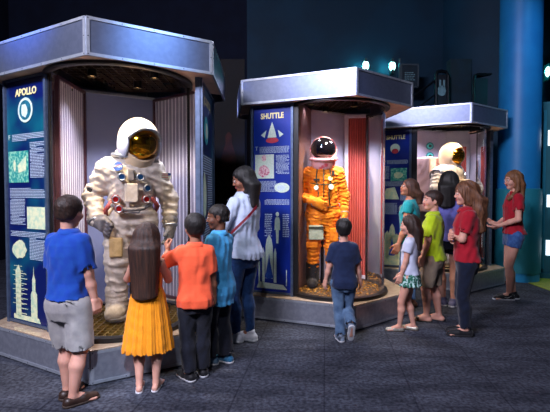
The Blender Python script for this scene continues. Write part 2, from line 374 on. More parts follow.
def poster(root, M, W, kind, face):
    """info panel; M maps (x along the panel from 0..W, y into wall, z up) into the case's frame"""
    z0, z1 = ZP + 0.03, 2.355; rnd = random.Random(kind); TB = []
    def fin(f, name, m, par, smooth=False):
        o = f.build(name, m, par, smooth); o.data.transform(M); return o
    f = MB(); f.box((W / 2, 0.012, (z0 + z1) / 2), (W, 0.024, z1 - z0)); P = fin(f, 'info_panel', face, root)
    f = MB()
    for x in (-0.014, W + 0.014): f.box((x, 0.005, (ZP + ZS) / 2), (0.028, 0.05, ZS - ZP))
    f.box((W / 2, 0.005, z1 + 0.01), (W, 0.04, 0.02)); f.box((W / 2, 0.005, z0 - 0.01), (W, 0.04, 0.02)); fin(f, 'panel_frame', m_post, P)
    def T(body, x, z, s, m, name='heading', sx=1.0, bold=0.0): return text_mesh(name, body, s, m, P, M @ Matrix.Translation((x, -0.003, z)), 0.0012, sx, bold=bold)
    H = z1 - z0; Z = lambda t: z1 - t * H; X = lambda t: t * W
    if kind == 1:
        T('APOLLO', X(.52), Z(.052), 0.082, m_yelt, sx=W * 1.75, bold=0.003)
        f = MB(); poly(f, ell(X(.5), Z(.125), W * .19, W * .19)); e = fin(f, 'emblem', m_white, P)
        f = MB(); poly(f, ell(X(.5), Z(.125), W * .15, W * .15), -0.0045); poly(f, ragged(X(.48), Z(.127), W * .09, W * .12, 11, rnd), -0.0058, mi=1)
        o = fin(f, 'emblem_centre', [mat('print_deepteal', '#0e5a6c', 0.6, col2='#127086', scale=20), m_white], e)
        T('F', X(.06), Z(.232), 0.06, m_white, 'initial')
        text_rows(fresh(TB), X(.14), X(.95), Z(.25), Z(.222), 0.0125, rnd)
        text_rows(fresh(TB), X(.60), X(.95), Z(.40), Z(.26), 0.0125, rnd)
        f = MB(); poly(f, [(X(.03), Z(.42)), (X(.56), Z(.42)), (X(.56), Z(.29)), (X(.03), Z(.29))]); e = fin(f, 'picture', m_tealp, P)
        f = MB(); poly(f, ragged(X(.2), Z(.35), .022, .06, 12, rnd), -0.0045); poly(f, [(X(.28), Z(.35)), (X(.5), Z(.31)), (X(.5), Z(.37)), (X(.3), Z(.38))], -0.0045); fin(f, 'picture_figure', m_cream, e)
        text_rows(fresh(TB), X(.05), X(.95), Z(.485), Z(.445), 0.0125, rnd); text_rows(fresh(TB), X(.05), X(.45), Z(.595), Z(.49), 0.0125, rnd)
        f = MB(); poly(f, [(X(.5), Z(.61)), (X(.96), Z(.61)), (X(.96), Z(.52)), (X(.5), Z(.52))]); fin(f, 'picture', m_cream, P)
        text_rows(fresh(TB), X(.05), X(.95), Z(.645), Z(.625), 0.0125, rnd); text_rows(fresh(TB), X(.55), X(.95), Z(.74), Z(.65), 0.0125, rnd)
        f = MB(); poly(f, ragged(X(.28), Z(.70), W * .22, .09, 16, rnd)); fin(f, 'picture', m_cream, P)
        f = MB()   # launch tower and rocket
        poly(f, [(X(.16), Z(.985)), (X(.30), Z(.985)), (X(.30), Z(.79)), (X(.24), Z(.765)), (X(.16), Z(.79))])
        for i in range(9): f.box((X(.31 + .02 * (i % 2)), -0.0036, Z(.80 + i * .021)), (W * .28, 0.0012, 0.006)); f.box((X(.23), -0.0036, Z(.77 + i * .02)), (W * (.22 + .04 * (i % 3)), 0.0012, 0.004))
        poly(f, [(X(.56), Z(.975)), (X(.72), Z(.975)), (X(.72), Z(.88)), (X(.68), Z(.865)), (X(.68), Z(.82)), (X(.65), Z(.80)), (X(.64), Z(.765)), (X(.63), Z(.80)), (X(.60), Z(.82)), (X(.60), Z(.865)), (X(.56), Z(.88))])
        poly(f, [(X(.1), Z(.995)), (X(.8), Z(.995)), (X(.76), Z(.975)), (X(.1), Z(.975))])
        fin(f, 'rocket_picture', m_cream, P)
    elif kind == 2:
        T('SHUTTLE', X(.5), Z(.05), 0.085, m_yelt, sx=W * 1.75, bold=0.003)
        f = MB(); poly(f, [(X(.5), Z(.08)), (X(.58), Z(.13)), (X(.62), Z(.165)), (X(.38), Z(.165)), (X(.42), Z(.13))]); poly(f, [(X(.2), Z(.15)), (X(.35), Z(.125)), (X(.3), Z(.165))]); poly(f, [(X(.8), Z(.15)), (X(.65), Z(.125)), (X(.7), Z(.165))])
        e = fin(f, 'emblem', m_white, P)
        f = MB(); poly(f, ell(X(.5), Z(.18), W * .17, .03), -0.003); fin(f, 'emblem_badge', m_redp, e)
        T('T', X(.08), Z(.222), 0.06, m_white, 'initial')
        text_rows(fresh(TB), X(.16), X(.95), Z(.25), Z(.215), 0.0125, rnd); text_rows(fresh(TB), X(.6), X(.95), Z(.365), Z(.262), 0.0125, rnd)
        f = MB(); poly(f, [(X(.04), Z(.385)), (X(.55), Z(.385)), (X(.55), Z(.255)), (X(.04), Z(.255))]); e = fin(f, 'picture', m_white, P)
        f = MB(); poly(f, ragged(X(.28), Z(.345), W * .17, .075, 14, rnd), -0.0045); poly(f, ell(X(.28), Z(.275), .028, .035), -0.0045); fin(f, 'picture_figure', m_pinkp, e)
        text_rows(fresh(TB), X(.05), X(.62), Z(.46), Z(.40), 0.0125, rnd)
        f = MB(); poly(f, ell(X(.76), Z(.435), W * .2, .055)); e = fin(f, 'picture', m_white, P)
        f = MB(); poly(f, ragged(X(.74), Z(.435), W * .12, .034, 10, rnd), -0.0045); fin(f, 'picture_figure', m_txt, e)
        text_rows(fresh(TB), X(.3), X(.95), Z(.53), Z(.5), 0.0125, rnd); text_rows(fresh(TB), X(.3), X(.5), Z(.70), Z(.58), 0.02, rnd); text_rows(fresh(TB), X(.78), X(.95), Z(.70), Z(.58), 0.02, rnd)
        f = MB(); cx = X(.64); poly(f, [(cx - .012, Z(.735)), (cx - .018, Z(.66)), (cx - .034, Z(.665)), (cx - .03, Z(.61)), (cx - .02, Z(.595)), (cx + .02, Z(.595)), (cx + .03, Z(.61)), (cx + .034, Z(.665)), (cx + .018, Z(.66)), (cx + .012, Z(.735))]); poly(f, ell(cx, Z(.578), .02, .026))
        fin(f, 'figure_diagram', m_white, P)
    else:
        T('SHUTTLE', X(.52), Z(.055), 0.085, m_yelt, sx=W * 1.9, bold=0.003)
        f = MB(); poly(f, ell(X(.5), Z(.135), W * .17, W * .17)); e = fin(f, 'emblem', m_white, P)
        f = MB(); poly(f, ell(X(.5), Z(.155), W * .12, W * .09), -0.0045); fin(f, 'emblem_badge', m_redp, e)
        T('W', X(.12), Z(.232), 0.055, m_white, 'initial')
        text_rows(fresh(TB), X(.22), X(.95), Z(.25), Z(.222), 0.0125, rnd); text_rows(fresh(TB), X(.05), X(.3), Z(.36), Z(.265), 0.0125, rnd)
        for zz in (.33, .46):
            f = MB(); poly(f, [(X(.35), Z(zz - .05)), (X(.92), Z(zz - .05)), (X(.92), Z(zz + .045)), (X(.35), Z(zz + .045))] if zz < .4 else [(X(.05), Z(.51)), (X(.2), Z(.43)), (X(.5), Z(.42)), (X(.66), Z(.51))]); e = fin(f, 'picture', m_tealp if zz < .4 else m_cream, P)
            if zz < .4:
                f = MB(); poly(f, ragged(X(.62), Z(zz), W * .2, .055, 12, rnd), -0.0045); fin(f, 'picture_figure', m_cream, e)
        text_rows(fresh(TB), X(.05), X(.95), Z(.415), Z(.38), 0.0125, rnd); text_rows(fresh(TB), X(.7), X(.95), Z(.52), Z(.43), 0.0125, rnd); text_rows(fresh(TB), X(.05), X(.6), Z(.62), Z(.54), 0.0125, rnd)
        f = MB(); poly(f, ragged(X(.75), Z(.585), W * .12, .075, 12, rnd)); fin(f, 'picture', m_white, P)
    [fin(t_, 'text_block', m_txt, P) for t_ in TB]
    if kind >= 2:      # shuttle stack on its cloud
        f = MB(); cx = X(.42)
        poly(f, [(cx - .045, Z(.93)), (cx - .045, Z(.755)), (cx - .03, Z(.715)), (cx, Z(.69)), (cx + .03, Z(.715)), (cx + .045, Z(.755)), (cx + .045, Z(.93))])
        for s in (-1, 1): poly(f, [(cx + s * .055, Z(.95)), (cx + s * .088, Z(.95)), (cx + s * .088, Z(.79)), (cx + s * .072, Z(.76)), (cx + s * .055, Z(.79))])
        if kind == 3:
            pts = [(X(.0), Z(.76))] + [(X(i / 12), Z(.78 + .05 * (i / 12) - .04 * abs(math.sin(i * 1.7)) - .02 * rnd.random())) for i in range(1, 12)] + [(X(1), Z(.86)), (X(1), Z(1)), (X(0), Z(1))]; poly(f, pts)
            poly(f, [(X(.06), Z(.99)), (X(.1), Z(.99)), (X(.1), Z(.7)), (X(.06), Z(.7))])
        else:
            poly(f, [(X(.08), Z(.985)), (X(.9), Z(.985)), (X(.8), Z(.96)), (X(.14), Z(.95))]); f.box((X(.15), -0.0036, Z(.9)), (.02, .0012, .25)); f.box((X(.88), -0.0036, Z(.92)), (.008, .0012, .18))
        e = fin(f, 'rocket_picture', m_cream if kind == 3 else m_white, P)
        f = MB(); poly(f, [(cx - .022, Z(.93)), (cx - .05, Z(.925)), (cx - .014, Z(.84)), (cx, Z(.79)), (cx + .014, Z(.84)), (cx + .05, Z(.925)), (cx + .022, Z(.93))], -0.0045); fin(f, 'shuttle_picture', m_bluep, e)
    return P

def metal_face(root, p0, p1, z0, z1, m, name):
    """framed and riveted sheet from p0 to p1"""
    p0 = Vector((*p0, 0)); p1 = Vector((*p1, 0)); L = (p1 - p0).length; M = frame_M((p0.x, p0.y, 0), p1 - p0)
    f = MB(); f.box((L / 2, 0.0, (z0 + z1) / 2), (L - 0.02, 0.012, z1 - z0 - 0.01)); o = f.build(name, m, root); o.data.transform(M)
    w = 0.022; f = MB()
    for z in (z0 + w / 2, z1 - w / 2): f.box((L / 2, -0.004, z), (L, 0.016, w))
    for x in (w / 2, L - w / 2): f.box((x, -0.004, (z0 + z1) / 2), (w, 0.0155, z1 - z0 - 2 * w))
    e = f.build('edge_frame', m_trimm, o); e.data.transform(M)
    f = MB(); k = max(3, int(L / 0.22))
    for z in (z0 + w / 2, z1 - w / 2):
        for i in range(k + 1): f.sphere((w / 2 + (L - w) * i / k, -0.0125, z), (0.005, 0.003, 0.005), 8, 4)
    for x in (w / 2, L - w / 2): f.sphere((x, -0.0125, (z0 + z1) / 2), (0.005, 0.003, 0.005), 8, 4)
    r = f.build('rivets', m_rivet, o, smooth=True); r.data.transform(M); r['kind'] = 'stuff'
    return o

def make_case(name, label, Bxy, bis, walls, kinds, spec):
    ang = math.radians(bis - 90)
    root = empty('display_case', (Bxy[0], Bxy[1], 0), ang, label, 'display case', 'museum display cases')
    hexp = [(0, 0), (0.823, 0.475), (0.823, 1.45), (-0.14, 2.0), (-1.1, 1.45), (-1.1, 0.635)]
    c = (0.0, 0.72)
    cen = (-0.14, 1.0)
    def inset(d):
        out = []; n = len(hexp)
        for i in range(n):
            a, b, e = Vector(hexp[i - 1]), Vector(hexp[i]), Vector(hexp[(i + 1) % n])
            d1 = (b - a).normalized(); d2 = (e - b).normalized(); n1 = Vector((-d1.y, d1.x)); n2 = Vector((-d2.y, d2.x))
            bi = (n1 + n2); bi = bi / bi.dot(n1); out.append(tuple(b + bi * d))
        return out
    # plinth
    f = MB(); f.prism(inset(0.012), 0.02, ZP - 0.012); f.build('plinth_core', m_dark, root)
    f = MB(); f.prism(inset(0.03), 0.0, 0.025); f.build('toe_kick', m_dark, root)
    f = MB(); f.prism(inset(-0.008), ZP - 0.012, ZP); f.build('plinth_top', spec.get('top', m_top), root, bevel=0.003)
    for i in range(6): metal_face(root, hexp[i], hexp[(i + 1) % 6], 0.012, ZP - 0.014, m_plm, 'plinth_panel')
    # canopy
    for i in range(6): metal_face(root, hexp[i], hexp[(i + 1) % 6], ZS, ZT, m_panel, 'canopy_panel')
    f = MB(); f.prism(inset(0.01), ZT - 0.02, ZT - 0.002); f.build('canopy_top', m_plm, root)
    rr = 0.60; n = 72; f = MB(); ring = [(c[0] + rr * math.cos(2 * PI * i / n), c[1] + rr * math.sin(2 * PI * i / n)) for i in range(n)]
    hx = inset(0.008); outer = []
    for i in range(n):
        a = 2 * PI * i / n; d = Vector((math.cos(a), math.sin(a))); best = 9
        for j in range(6):
            p, q = Vector(hx[j]), Vector(hx[(j + 1) % 6]); e = q - p; den = d.x * e.y - d.y * e.x
            if abs(den) < 1e-9: continue
            w = p - Vector(c); t = (w.x * e.y - w.y * e.x) / den; s_ = (w.x * d.y - w.y * d.x) / den
            if t > 0 and -1e-6 <= s_ <= 1 + 1e-6: best = min(best, t)
        outer.append((c[0] + d.x * best, c[1] + d.y * best))
    for z in (ZS + 0.004, ZS + 0.02):
        pass
    vs = [(x, y, ZS + 0.004) for x, y in ring] + [(x, y, ZS + 0.004) for x, y in outer] + [(x, y, ZS + 0.02) for x, y in ring] + [(x, y, ZS + 0.02) for x, y in outer]
    fs = []
    for i in range(n):
        dg_ = (i * 360 / n + 180) % 360 - 180
        if 28 < dg_ < 155: continue
        j = (i + 1) % n; fs += [(i, j, n + j, n + i), (2 * n + i, 3 * n + i, 3 * n + j, 2 * n + j), (i, 2 * n + i, 2 * n + j, j), (n + i, n + j, 3 * n + j, 3 * n + i)]
    f.add(vs, fs); f.build('soffit', m_soffit, root)
    f = MB(); f.disc_ring((*c, 0), [(0.60, ZS - 0.018), (0.612, ZS - 0.018), (0.612, ZS + 0.20), (0.60, ZS + 0.20)], 72, math.radians(155), math.radians(388))
    f.prism(inset(0.03), ZS + 0.20, ZS + 0.215)
    well = f.build('ceiling_well', m_dark, root, smooth='auto')
    f = MB()   # open lattice under the lamps
    for i in range(-7, 8):
        o_ = i * 0.078; h = math.sqrt(max(0, 0.59 ** 2 - o_ ** 2))
        f.box((c[0] + o_, c[1] + .1, ZS + 0.13), (0.006, 2 * h + .2, 0.02)); f.box((c[0], c[1] + o_, ZS + 0.13), (2 * h, 0.006, 0.02))
    for i in range(8, 12): f.box((c[0], c[1] + i * .078, ZS + 0.13), (.7, 0.006, 0.02))
    f.build('lattice', mat('lattice_brown', '#4a3a2e', 0.5, metal=0.5, col2='#3c2f26', scale=20), well)
    for lx, ly in ((-0.28, 0.05), (0.26, 0.10), (0.0, .45)):
        f = MB(); f.disc_ring((c[0] + lx, c[1] + ly, ZS + 0.06), [(0.035, 0.0), (0.04, 0.0), (0.04, 0.1), (0.035, 0.1)], 20); lm = f.build('spot_lamp', m_dark, root, smooth='auto')
        f = MB(); f.disc_ring((c[0] + lx, c[1] + ly, ZS + 0.075), [(0.0, 0.0), (0.033, 0.0), (0.033, 0.012), (0.0, 0.012)], 20, closedprof=False); f.build('lamp_lens', m_lit, lm)
    # drum glass, rails
    R0, R1 = 0.565, 0.573; a0, a1 = math.radians(168), math.radians(392 if spec.get('open') else 372)
    f = MB(); f.disc_ring((*c, 0), [(R0, ZP + 0.035), (R0, ZS - 0.01), ], 96, a0, a1, closedprof=False); f.build('curved_glass', m_glass, root, smooth='auto')
    f = MB(); f.disc_ring((*c, 0), [(0.53, ZP), (0.60, ZP), (0.60, ZP + 0.035), (0.53, ZP + 0.035)], 96); f.build('bottom_rail', m_dark, root, smooth='auto')
    f = MB(); f.disc_ring((*c, 0), [(0.562, ZS - 0.022), (0.60, ZS - 0.022), (0.60, ZS + 0.01), (0.562, ZS + 0.01)], 96, a0, a1); f.build('top_rail', m_dark, root, smooth='auto')
    for a in (a0 + 0.03, a1 - 0.03):
        f = MB(); f.box((c[0] + 0.575 * math.cos(a), c[1] + 0.575 * math.sin(a), (ZP + ZS) / 2), (0.022, 0.022, ZS - ZP), a); f.build('post', m_dark, root)
    # case floor
    spec['floor'](root, c)
    # inner walls
    inv = Matrix.Rotation(-ang, 2)
    def loc(px, Y):
        w = Vector(((px - 275) * Y / F, Y)) - Vector(Bxy); return inv @ w
    for (pa, Ya, pb, Yb, kd) in walls:
        a, b = loc(pa, Ya), loc(pb, Yb)
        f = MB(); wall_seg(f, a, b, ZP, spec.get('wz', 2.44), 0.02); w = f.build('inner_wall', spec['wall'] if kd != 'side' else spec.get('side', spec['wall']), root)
        else_ = None
        if kd == 'wall':
            f = MB(); d_ = (b - a).normalized(); nn = Vector((d_.y, -d_.x)) * .012; wall_seg(f, a + nn, b + nn, spec.get('wz', 2.44) - .022, spec.get('wz', 2.44) + .006, 0.02); f.build('top_trim', m_trimm, w)
        if kd in ('rib', 'red'):
            d = (b - a).normalized(); g = 0.015
            fluted(root, a + d * g, b - d * g, ZP + 0.01, spec.get('rz', 2.42), spec.get('ncol', 9), spec['rib'], spec['ribframe'], .045 if kd == 'red' else .028)
    f = MB()
    # top trim line of the inner walls
    # info panels on AB (left) and CD (right)
    ins = inset(0.11); A, B_ = Vector(ins[5]), Vector(ins[0]); d = (B_ - A).normalized()
    W = spec['W']; x0 = spec['x0']
    poster(root, frame_M((A.x + d.x * x0, A.y + d.y * x0, 0), (d.x, d.y, 0)), W, kinds[0], spec['poster'])
    # dark jamb between info panel and glass
    s0 = x0 + W + 0.03; q0 = A + d * s0; q1 = A + d * (s0 + spec.get('jamb', 0.09))
    f = MB(); wall_seg(f, q0, q1, ZP, ZS, 0.02); f.build('jamb', m_dark, root)
    if x0 > 0.04:
        f = MB(); wall_seg(f, A, A + d * (x0 - 0.03), ZP, ZS, 0.04); f.build('jamb', m_post, root)
    Cc, Dd = Vector(ins[1]), Vector(ins[2]); d = (Dd - Cc).normalized()
    if kinds[1]:
        M = frame_M((Cc.x + d.x * 0.04, Cc.y + d.y * 0.04, 0), (d.x, d.y, 0)); W2 = 0.76
        z0, z1 = ZP + 0.03, 2.355; rnd = random.Random(5); TB = []
        def fin(f, n_, m_, par):
            o = f.build(n_, m_, par); o.data.transform(M); return o
        f = MB(); f.box((W2 / 2, 0.012, (z0 + z1) / 2), (W2, 0.024, z1 - z0)); P = fin(f, 'info_panel', spec['poster'], root)
        f = MB()
        for x in (-0.014, W2 + 0.014): f.box((x, 0.005, (ZP + ZS) / 2), (0.028, 0.05, ZS - ZP))
        f.box((W2 / 2, 0.005, z1 + 0.01), (W2, 0.04, 0.02)); f.box((W2 / 2, 0.005, z0 - 0.01), (W2, 0.04, 0.02)); fin(f, 'panel_frame', m_post, P)
        text_mesh('heading', "(CONT'D)", 0.10, m_yelt, P, M @ Matrix.Translation((W2 * .5, -0.003, z1 - 0.12)), 0.0012, 0.95, bold=0.003)
        f = MB(); poly(f, ell(W2 * .4, z1 - .38, .13, .13)); e = fin(f, 'emblem', mat('print_lightteal', '#3fb0b4', 0.6, col2='#2f98a4', scale=20), P)
        f = MB(); poly(f, ragged(W2 * .42, z1 - .38, .08, .09, 9, rnd), -0.0045); fin(f, 'emblem_figure', m_white, e)
        text_rows(fresh(TB), W2 * .1, W2 * .92, z1 - .78, z1 - .62, 0.022, rnd); text_rows(fresh(TB), W2 * .5, W2 * .92, z1 - 1.15, z1 - .8, 0.022, rnd); text_rows(fresh(TB), W2 * .1, W2 * .92, z1 - 1.4, z1 - 1.2, 0.022, rnd)
        [fin(t_, 'text_block', m_txt, P) for t_ in TB]
        f = MB(); poly(f, ragged(W2 * .25, z1 - .98, .12, .22, 14, rnd)); fin(f, 'picture', m_cream, P)
        f = MB(); poly(f, ragged(W2 * .68, z1 - 1.5, .14, .12, 12, rnd)); fin(f, 'picture', m_cream, P)
        f = MB(); wall_seg(f, Cc, Cc + d * 0.02, ZP, ZS, 0.04); f.build('jamb', m_post, root)
    elif not spec.get('open'):
        f = MB(); wall_seg(f, Cc + d * 0.1, Dd, ZP, ZS, 0.04); f.build('side_wall', m_post, root)
    # closed rear of the case body
    f = MB()
    for j in (2, 3, 4): wall_seg(f, ins[j], ins[(j + 1) % 6], ZP, ZS, 0.03)
    f.build('rear_wall', m_dark, root)
    return root, c

def floor_grate(root, c):
    f = MB(); f.disc_ring((*c, 0), [(0, ZP + 0.001), (0.535, ZP + 0.001), (0.535, ZP + 0.006), (0, ZP + 0.006)], 64, closedprof=False); f.build('floor_disc', m_dark, root)
    f = MB()
    for i in range(-8, 9):
        o_ = i * 0.062; h = math.sqrt(max(0, 0.53 ** 2 - o_ ** 2))
        f.box((c[0] + o_, c[1], ZP + 0.015), (0.007, 2 * h, 0.018)); f.box((c[0], c[1] + o_, ZP + 0.015), (2 * h, 0.007, 0.018))
    f.build('floor_grate', mat('grate_gold', '#b99a52', 0.35, metal=0.7, col2='#a68848', scale=30), root)
def floor_rocks(root, c):
    f = MB(); f.disc_ring((*c, 0), [(0, ZP + 0.001), (0.535, ZP + 0.001), (0.535, ZP + 0.03), (0, ZP + 0.03)], 64, closedprof=False)
    f.build('floor_disc', mat('dark_gravel', '#2c1c12', 0.5, col2='#a07030', scale=34, bump=0.02, bscale=30, lo=0.48, hi=0.75), root)
    f = MB(); rnd = random.Random(11)
    for i in range(260):
        a = rnd.uniform(0, 2 * PI); r = 0.51 * math.sqrt(rnd.random()); s = rnd.uniform(0.006, 0.017)
        f.sphere((c[0] + r * math.cos(a), c[1] + r * math.sin(a), ZP + 0.032), (s, s * rnd.uniform(.6, 1.2), s * .6), 6, 4)
    g = f.build('gravel', mat('gold_gravel', '#8a5a20', 0.3, metal=0.5, col2='#d8a850', scale=40), root); g['kind'] = 'stuff'
def floor_moon(root, c):
    f = MB(); f.disc_ring((*c, 0), [(0, ZP + 0.001), (0.535, ZP + 0.001), (0.535, ZP + 0.03), (0, ZP + 0.03)], 64, closedprof=False)
    f.build('floor_disc', mat('tan_ground', '#b89a72', 0.6, col2='#a08560', scale=14, bump=0.01, bscale=20), root)
    f = MB(); f.disc_ring((*c, 0), [(0.42, ZP + 0.03), (0.45, ZP + 0.03), (0.45, ZP + 0.045), (0.42, ZP + 0.045)], 64); f.build('floor_ring', m_dark, root)

w_grey = mat('case_wall_lilac', '#7a82a8', 0.4, col2='#7079a2', scale=2, spec=0.5)
w_grey2 = mat('case_wall_grey', '#a3a1b4', 0.45, col2='#9896ac', scale=3)
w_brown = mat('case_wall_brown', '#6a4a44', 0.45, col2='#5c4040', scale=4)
rib_lilac = mat('flute_lilac', '#968e9c', 0.4, col2='#8c8696', scale=6)
rib_red = mat('flute_red', '#ac443e', 0.45, col2='#9c3a38', scale=6)
fr_maroon = mat('frame_maroon', '#4e2a34', 0.4, col2='#46242e', scale=12)
fr_white = mat('frame_white', '#b4b4c2', 0.45, col2='#a8a8b8', scale=12)
CASES = []
CASES.append(make_case('one', 'largest display case at left holding a white moon suit, grated floor inside', (-1.335, 2.97), 91.2,
    [(54, 3.60, 83.5, 4.22, 'rib'), (83.5, 4.22, 156, 4.62, 'wall'), (156, 4.62, 203, 4.16, 'rib')],
    (1, 1), dict(floor=floor_grate, wall=w_grey, rib=rib_lilac, ribframe=fr_maroon, poster=m_post1, W=0.55, x0=0.0, jamb=0.02, ncol=13)))
CASES.append(make_case('two', 'middle display case holding an orange flight suit above gravel', (0.81, 4.17), 98.0,
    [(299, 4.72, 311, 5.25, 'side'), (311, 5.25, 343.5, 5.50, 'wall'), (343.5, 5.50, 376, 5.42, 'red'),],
    (2, 0), dict(floor=floor_rocks, wall=w_grey2, side=w_brown, rib=rib_red, ribframe=fr_white, poster=m_post2, W=0.45, x0=0.03, jamb=0.05, ncol=13, open=True)))
CASES.append(make_case('three', 'farthest display case at right holding a white backpack space suit', (2.72, 5.78), 94,
    [(403, 6.3, 408, 6.8, 'wall'), (408, 6.8, 445, 7.02, 'wall'), (445, 7.02, 469, 6.96, 'red'), (469, 6.96, 484, 6.5, 'wall')],
    (3, 0), dict(floor=floor_moon, wall=w_grey2, rib=rib_red, ribframe=fr_white, poster=m_post3, W=0.42, x0=-0.05, jamb=0.08, ncol=11, rz=2.22)))

for z_, rr_ in ((146, .062), (156, .066)):
    r3 = CASES[2][0]; q = r3.matrix_basis.inverted() @ at(430, z_, 6.89)
    o = empty('round_sign', at(430, z_, 6.89), 0, ('upper' if z_ < 150 else 'lower') + ' round teal mission emblem on wall inside farthest display case', 'emblem')
    f = MB(); f.loft([[(rr_ * math.cos(2 * PI * i / 28), y_, rr_ * math.sin(2 * PI * i / 28)) for i in range(28)] for y_ in (0, .008)]); f.build('disc', mat('emblem_teal', '#0f5c66', .5, col2='#13707a', scale=30), o)
    f = MB(); poly(f, ell(0, 0, rr_ * .72, rr_ * .72), -.001); poly(f, ragged(0, 0, rr_ * .5, rr_ * .4, 9, random.Random(z_)), -.003, mi=1); f.build('design', [mat('emblem_light', '#4cc0bc', .5, col2='#38a8a8', scale=40), m_dark], o)
# ================================================================ LIGHTS
def spot(name, loc, target, power, col, size=40, blend=0.6, r=0.08):
    ld = bpy.data.lights.new(name, 'SPOT'); ld.energy = power; ld.color = col; ld.spot_size = math.radians(size); ld.spot_blend = blend; ld.shadow_soft_size = r
    o = bpy.data.objects.new(name, ld); COL.objects.link(o); o.location = loc
    o.rotation_euler = (Vector(target) - Vector(loc)).to_track_quat('-Z', 'Y').to_euler(); return o
def area(name, loc, target, power, col, size=1.0):
    ld = bpy.data.lights.new(name, 'AREA'); ld.energy = power; ld.color = col; ld.size = size
    o = bpy.data.objects.new(name, ld); COL.objects.link(o); o.location = loc
    o.rotation_euler = (Vector(target) - Vector(loc)).to_track_quat('-Z', 'Y').to_euler(); return o
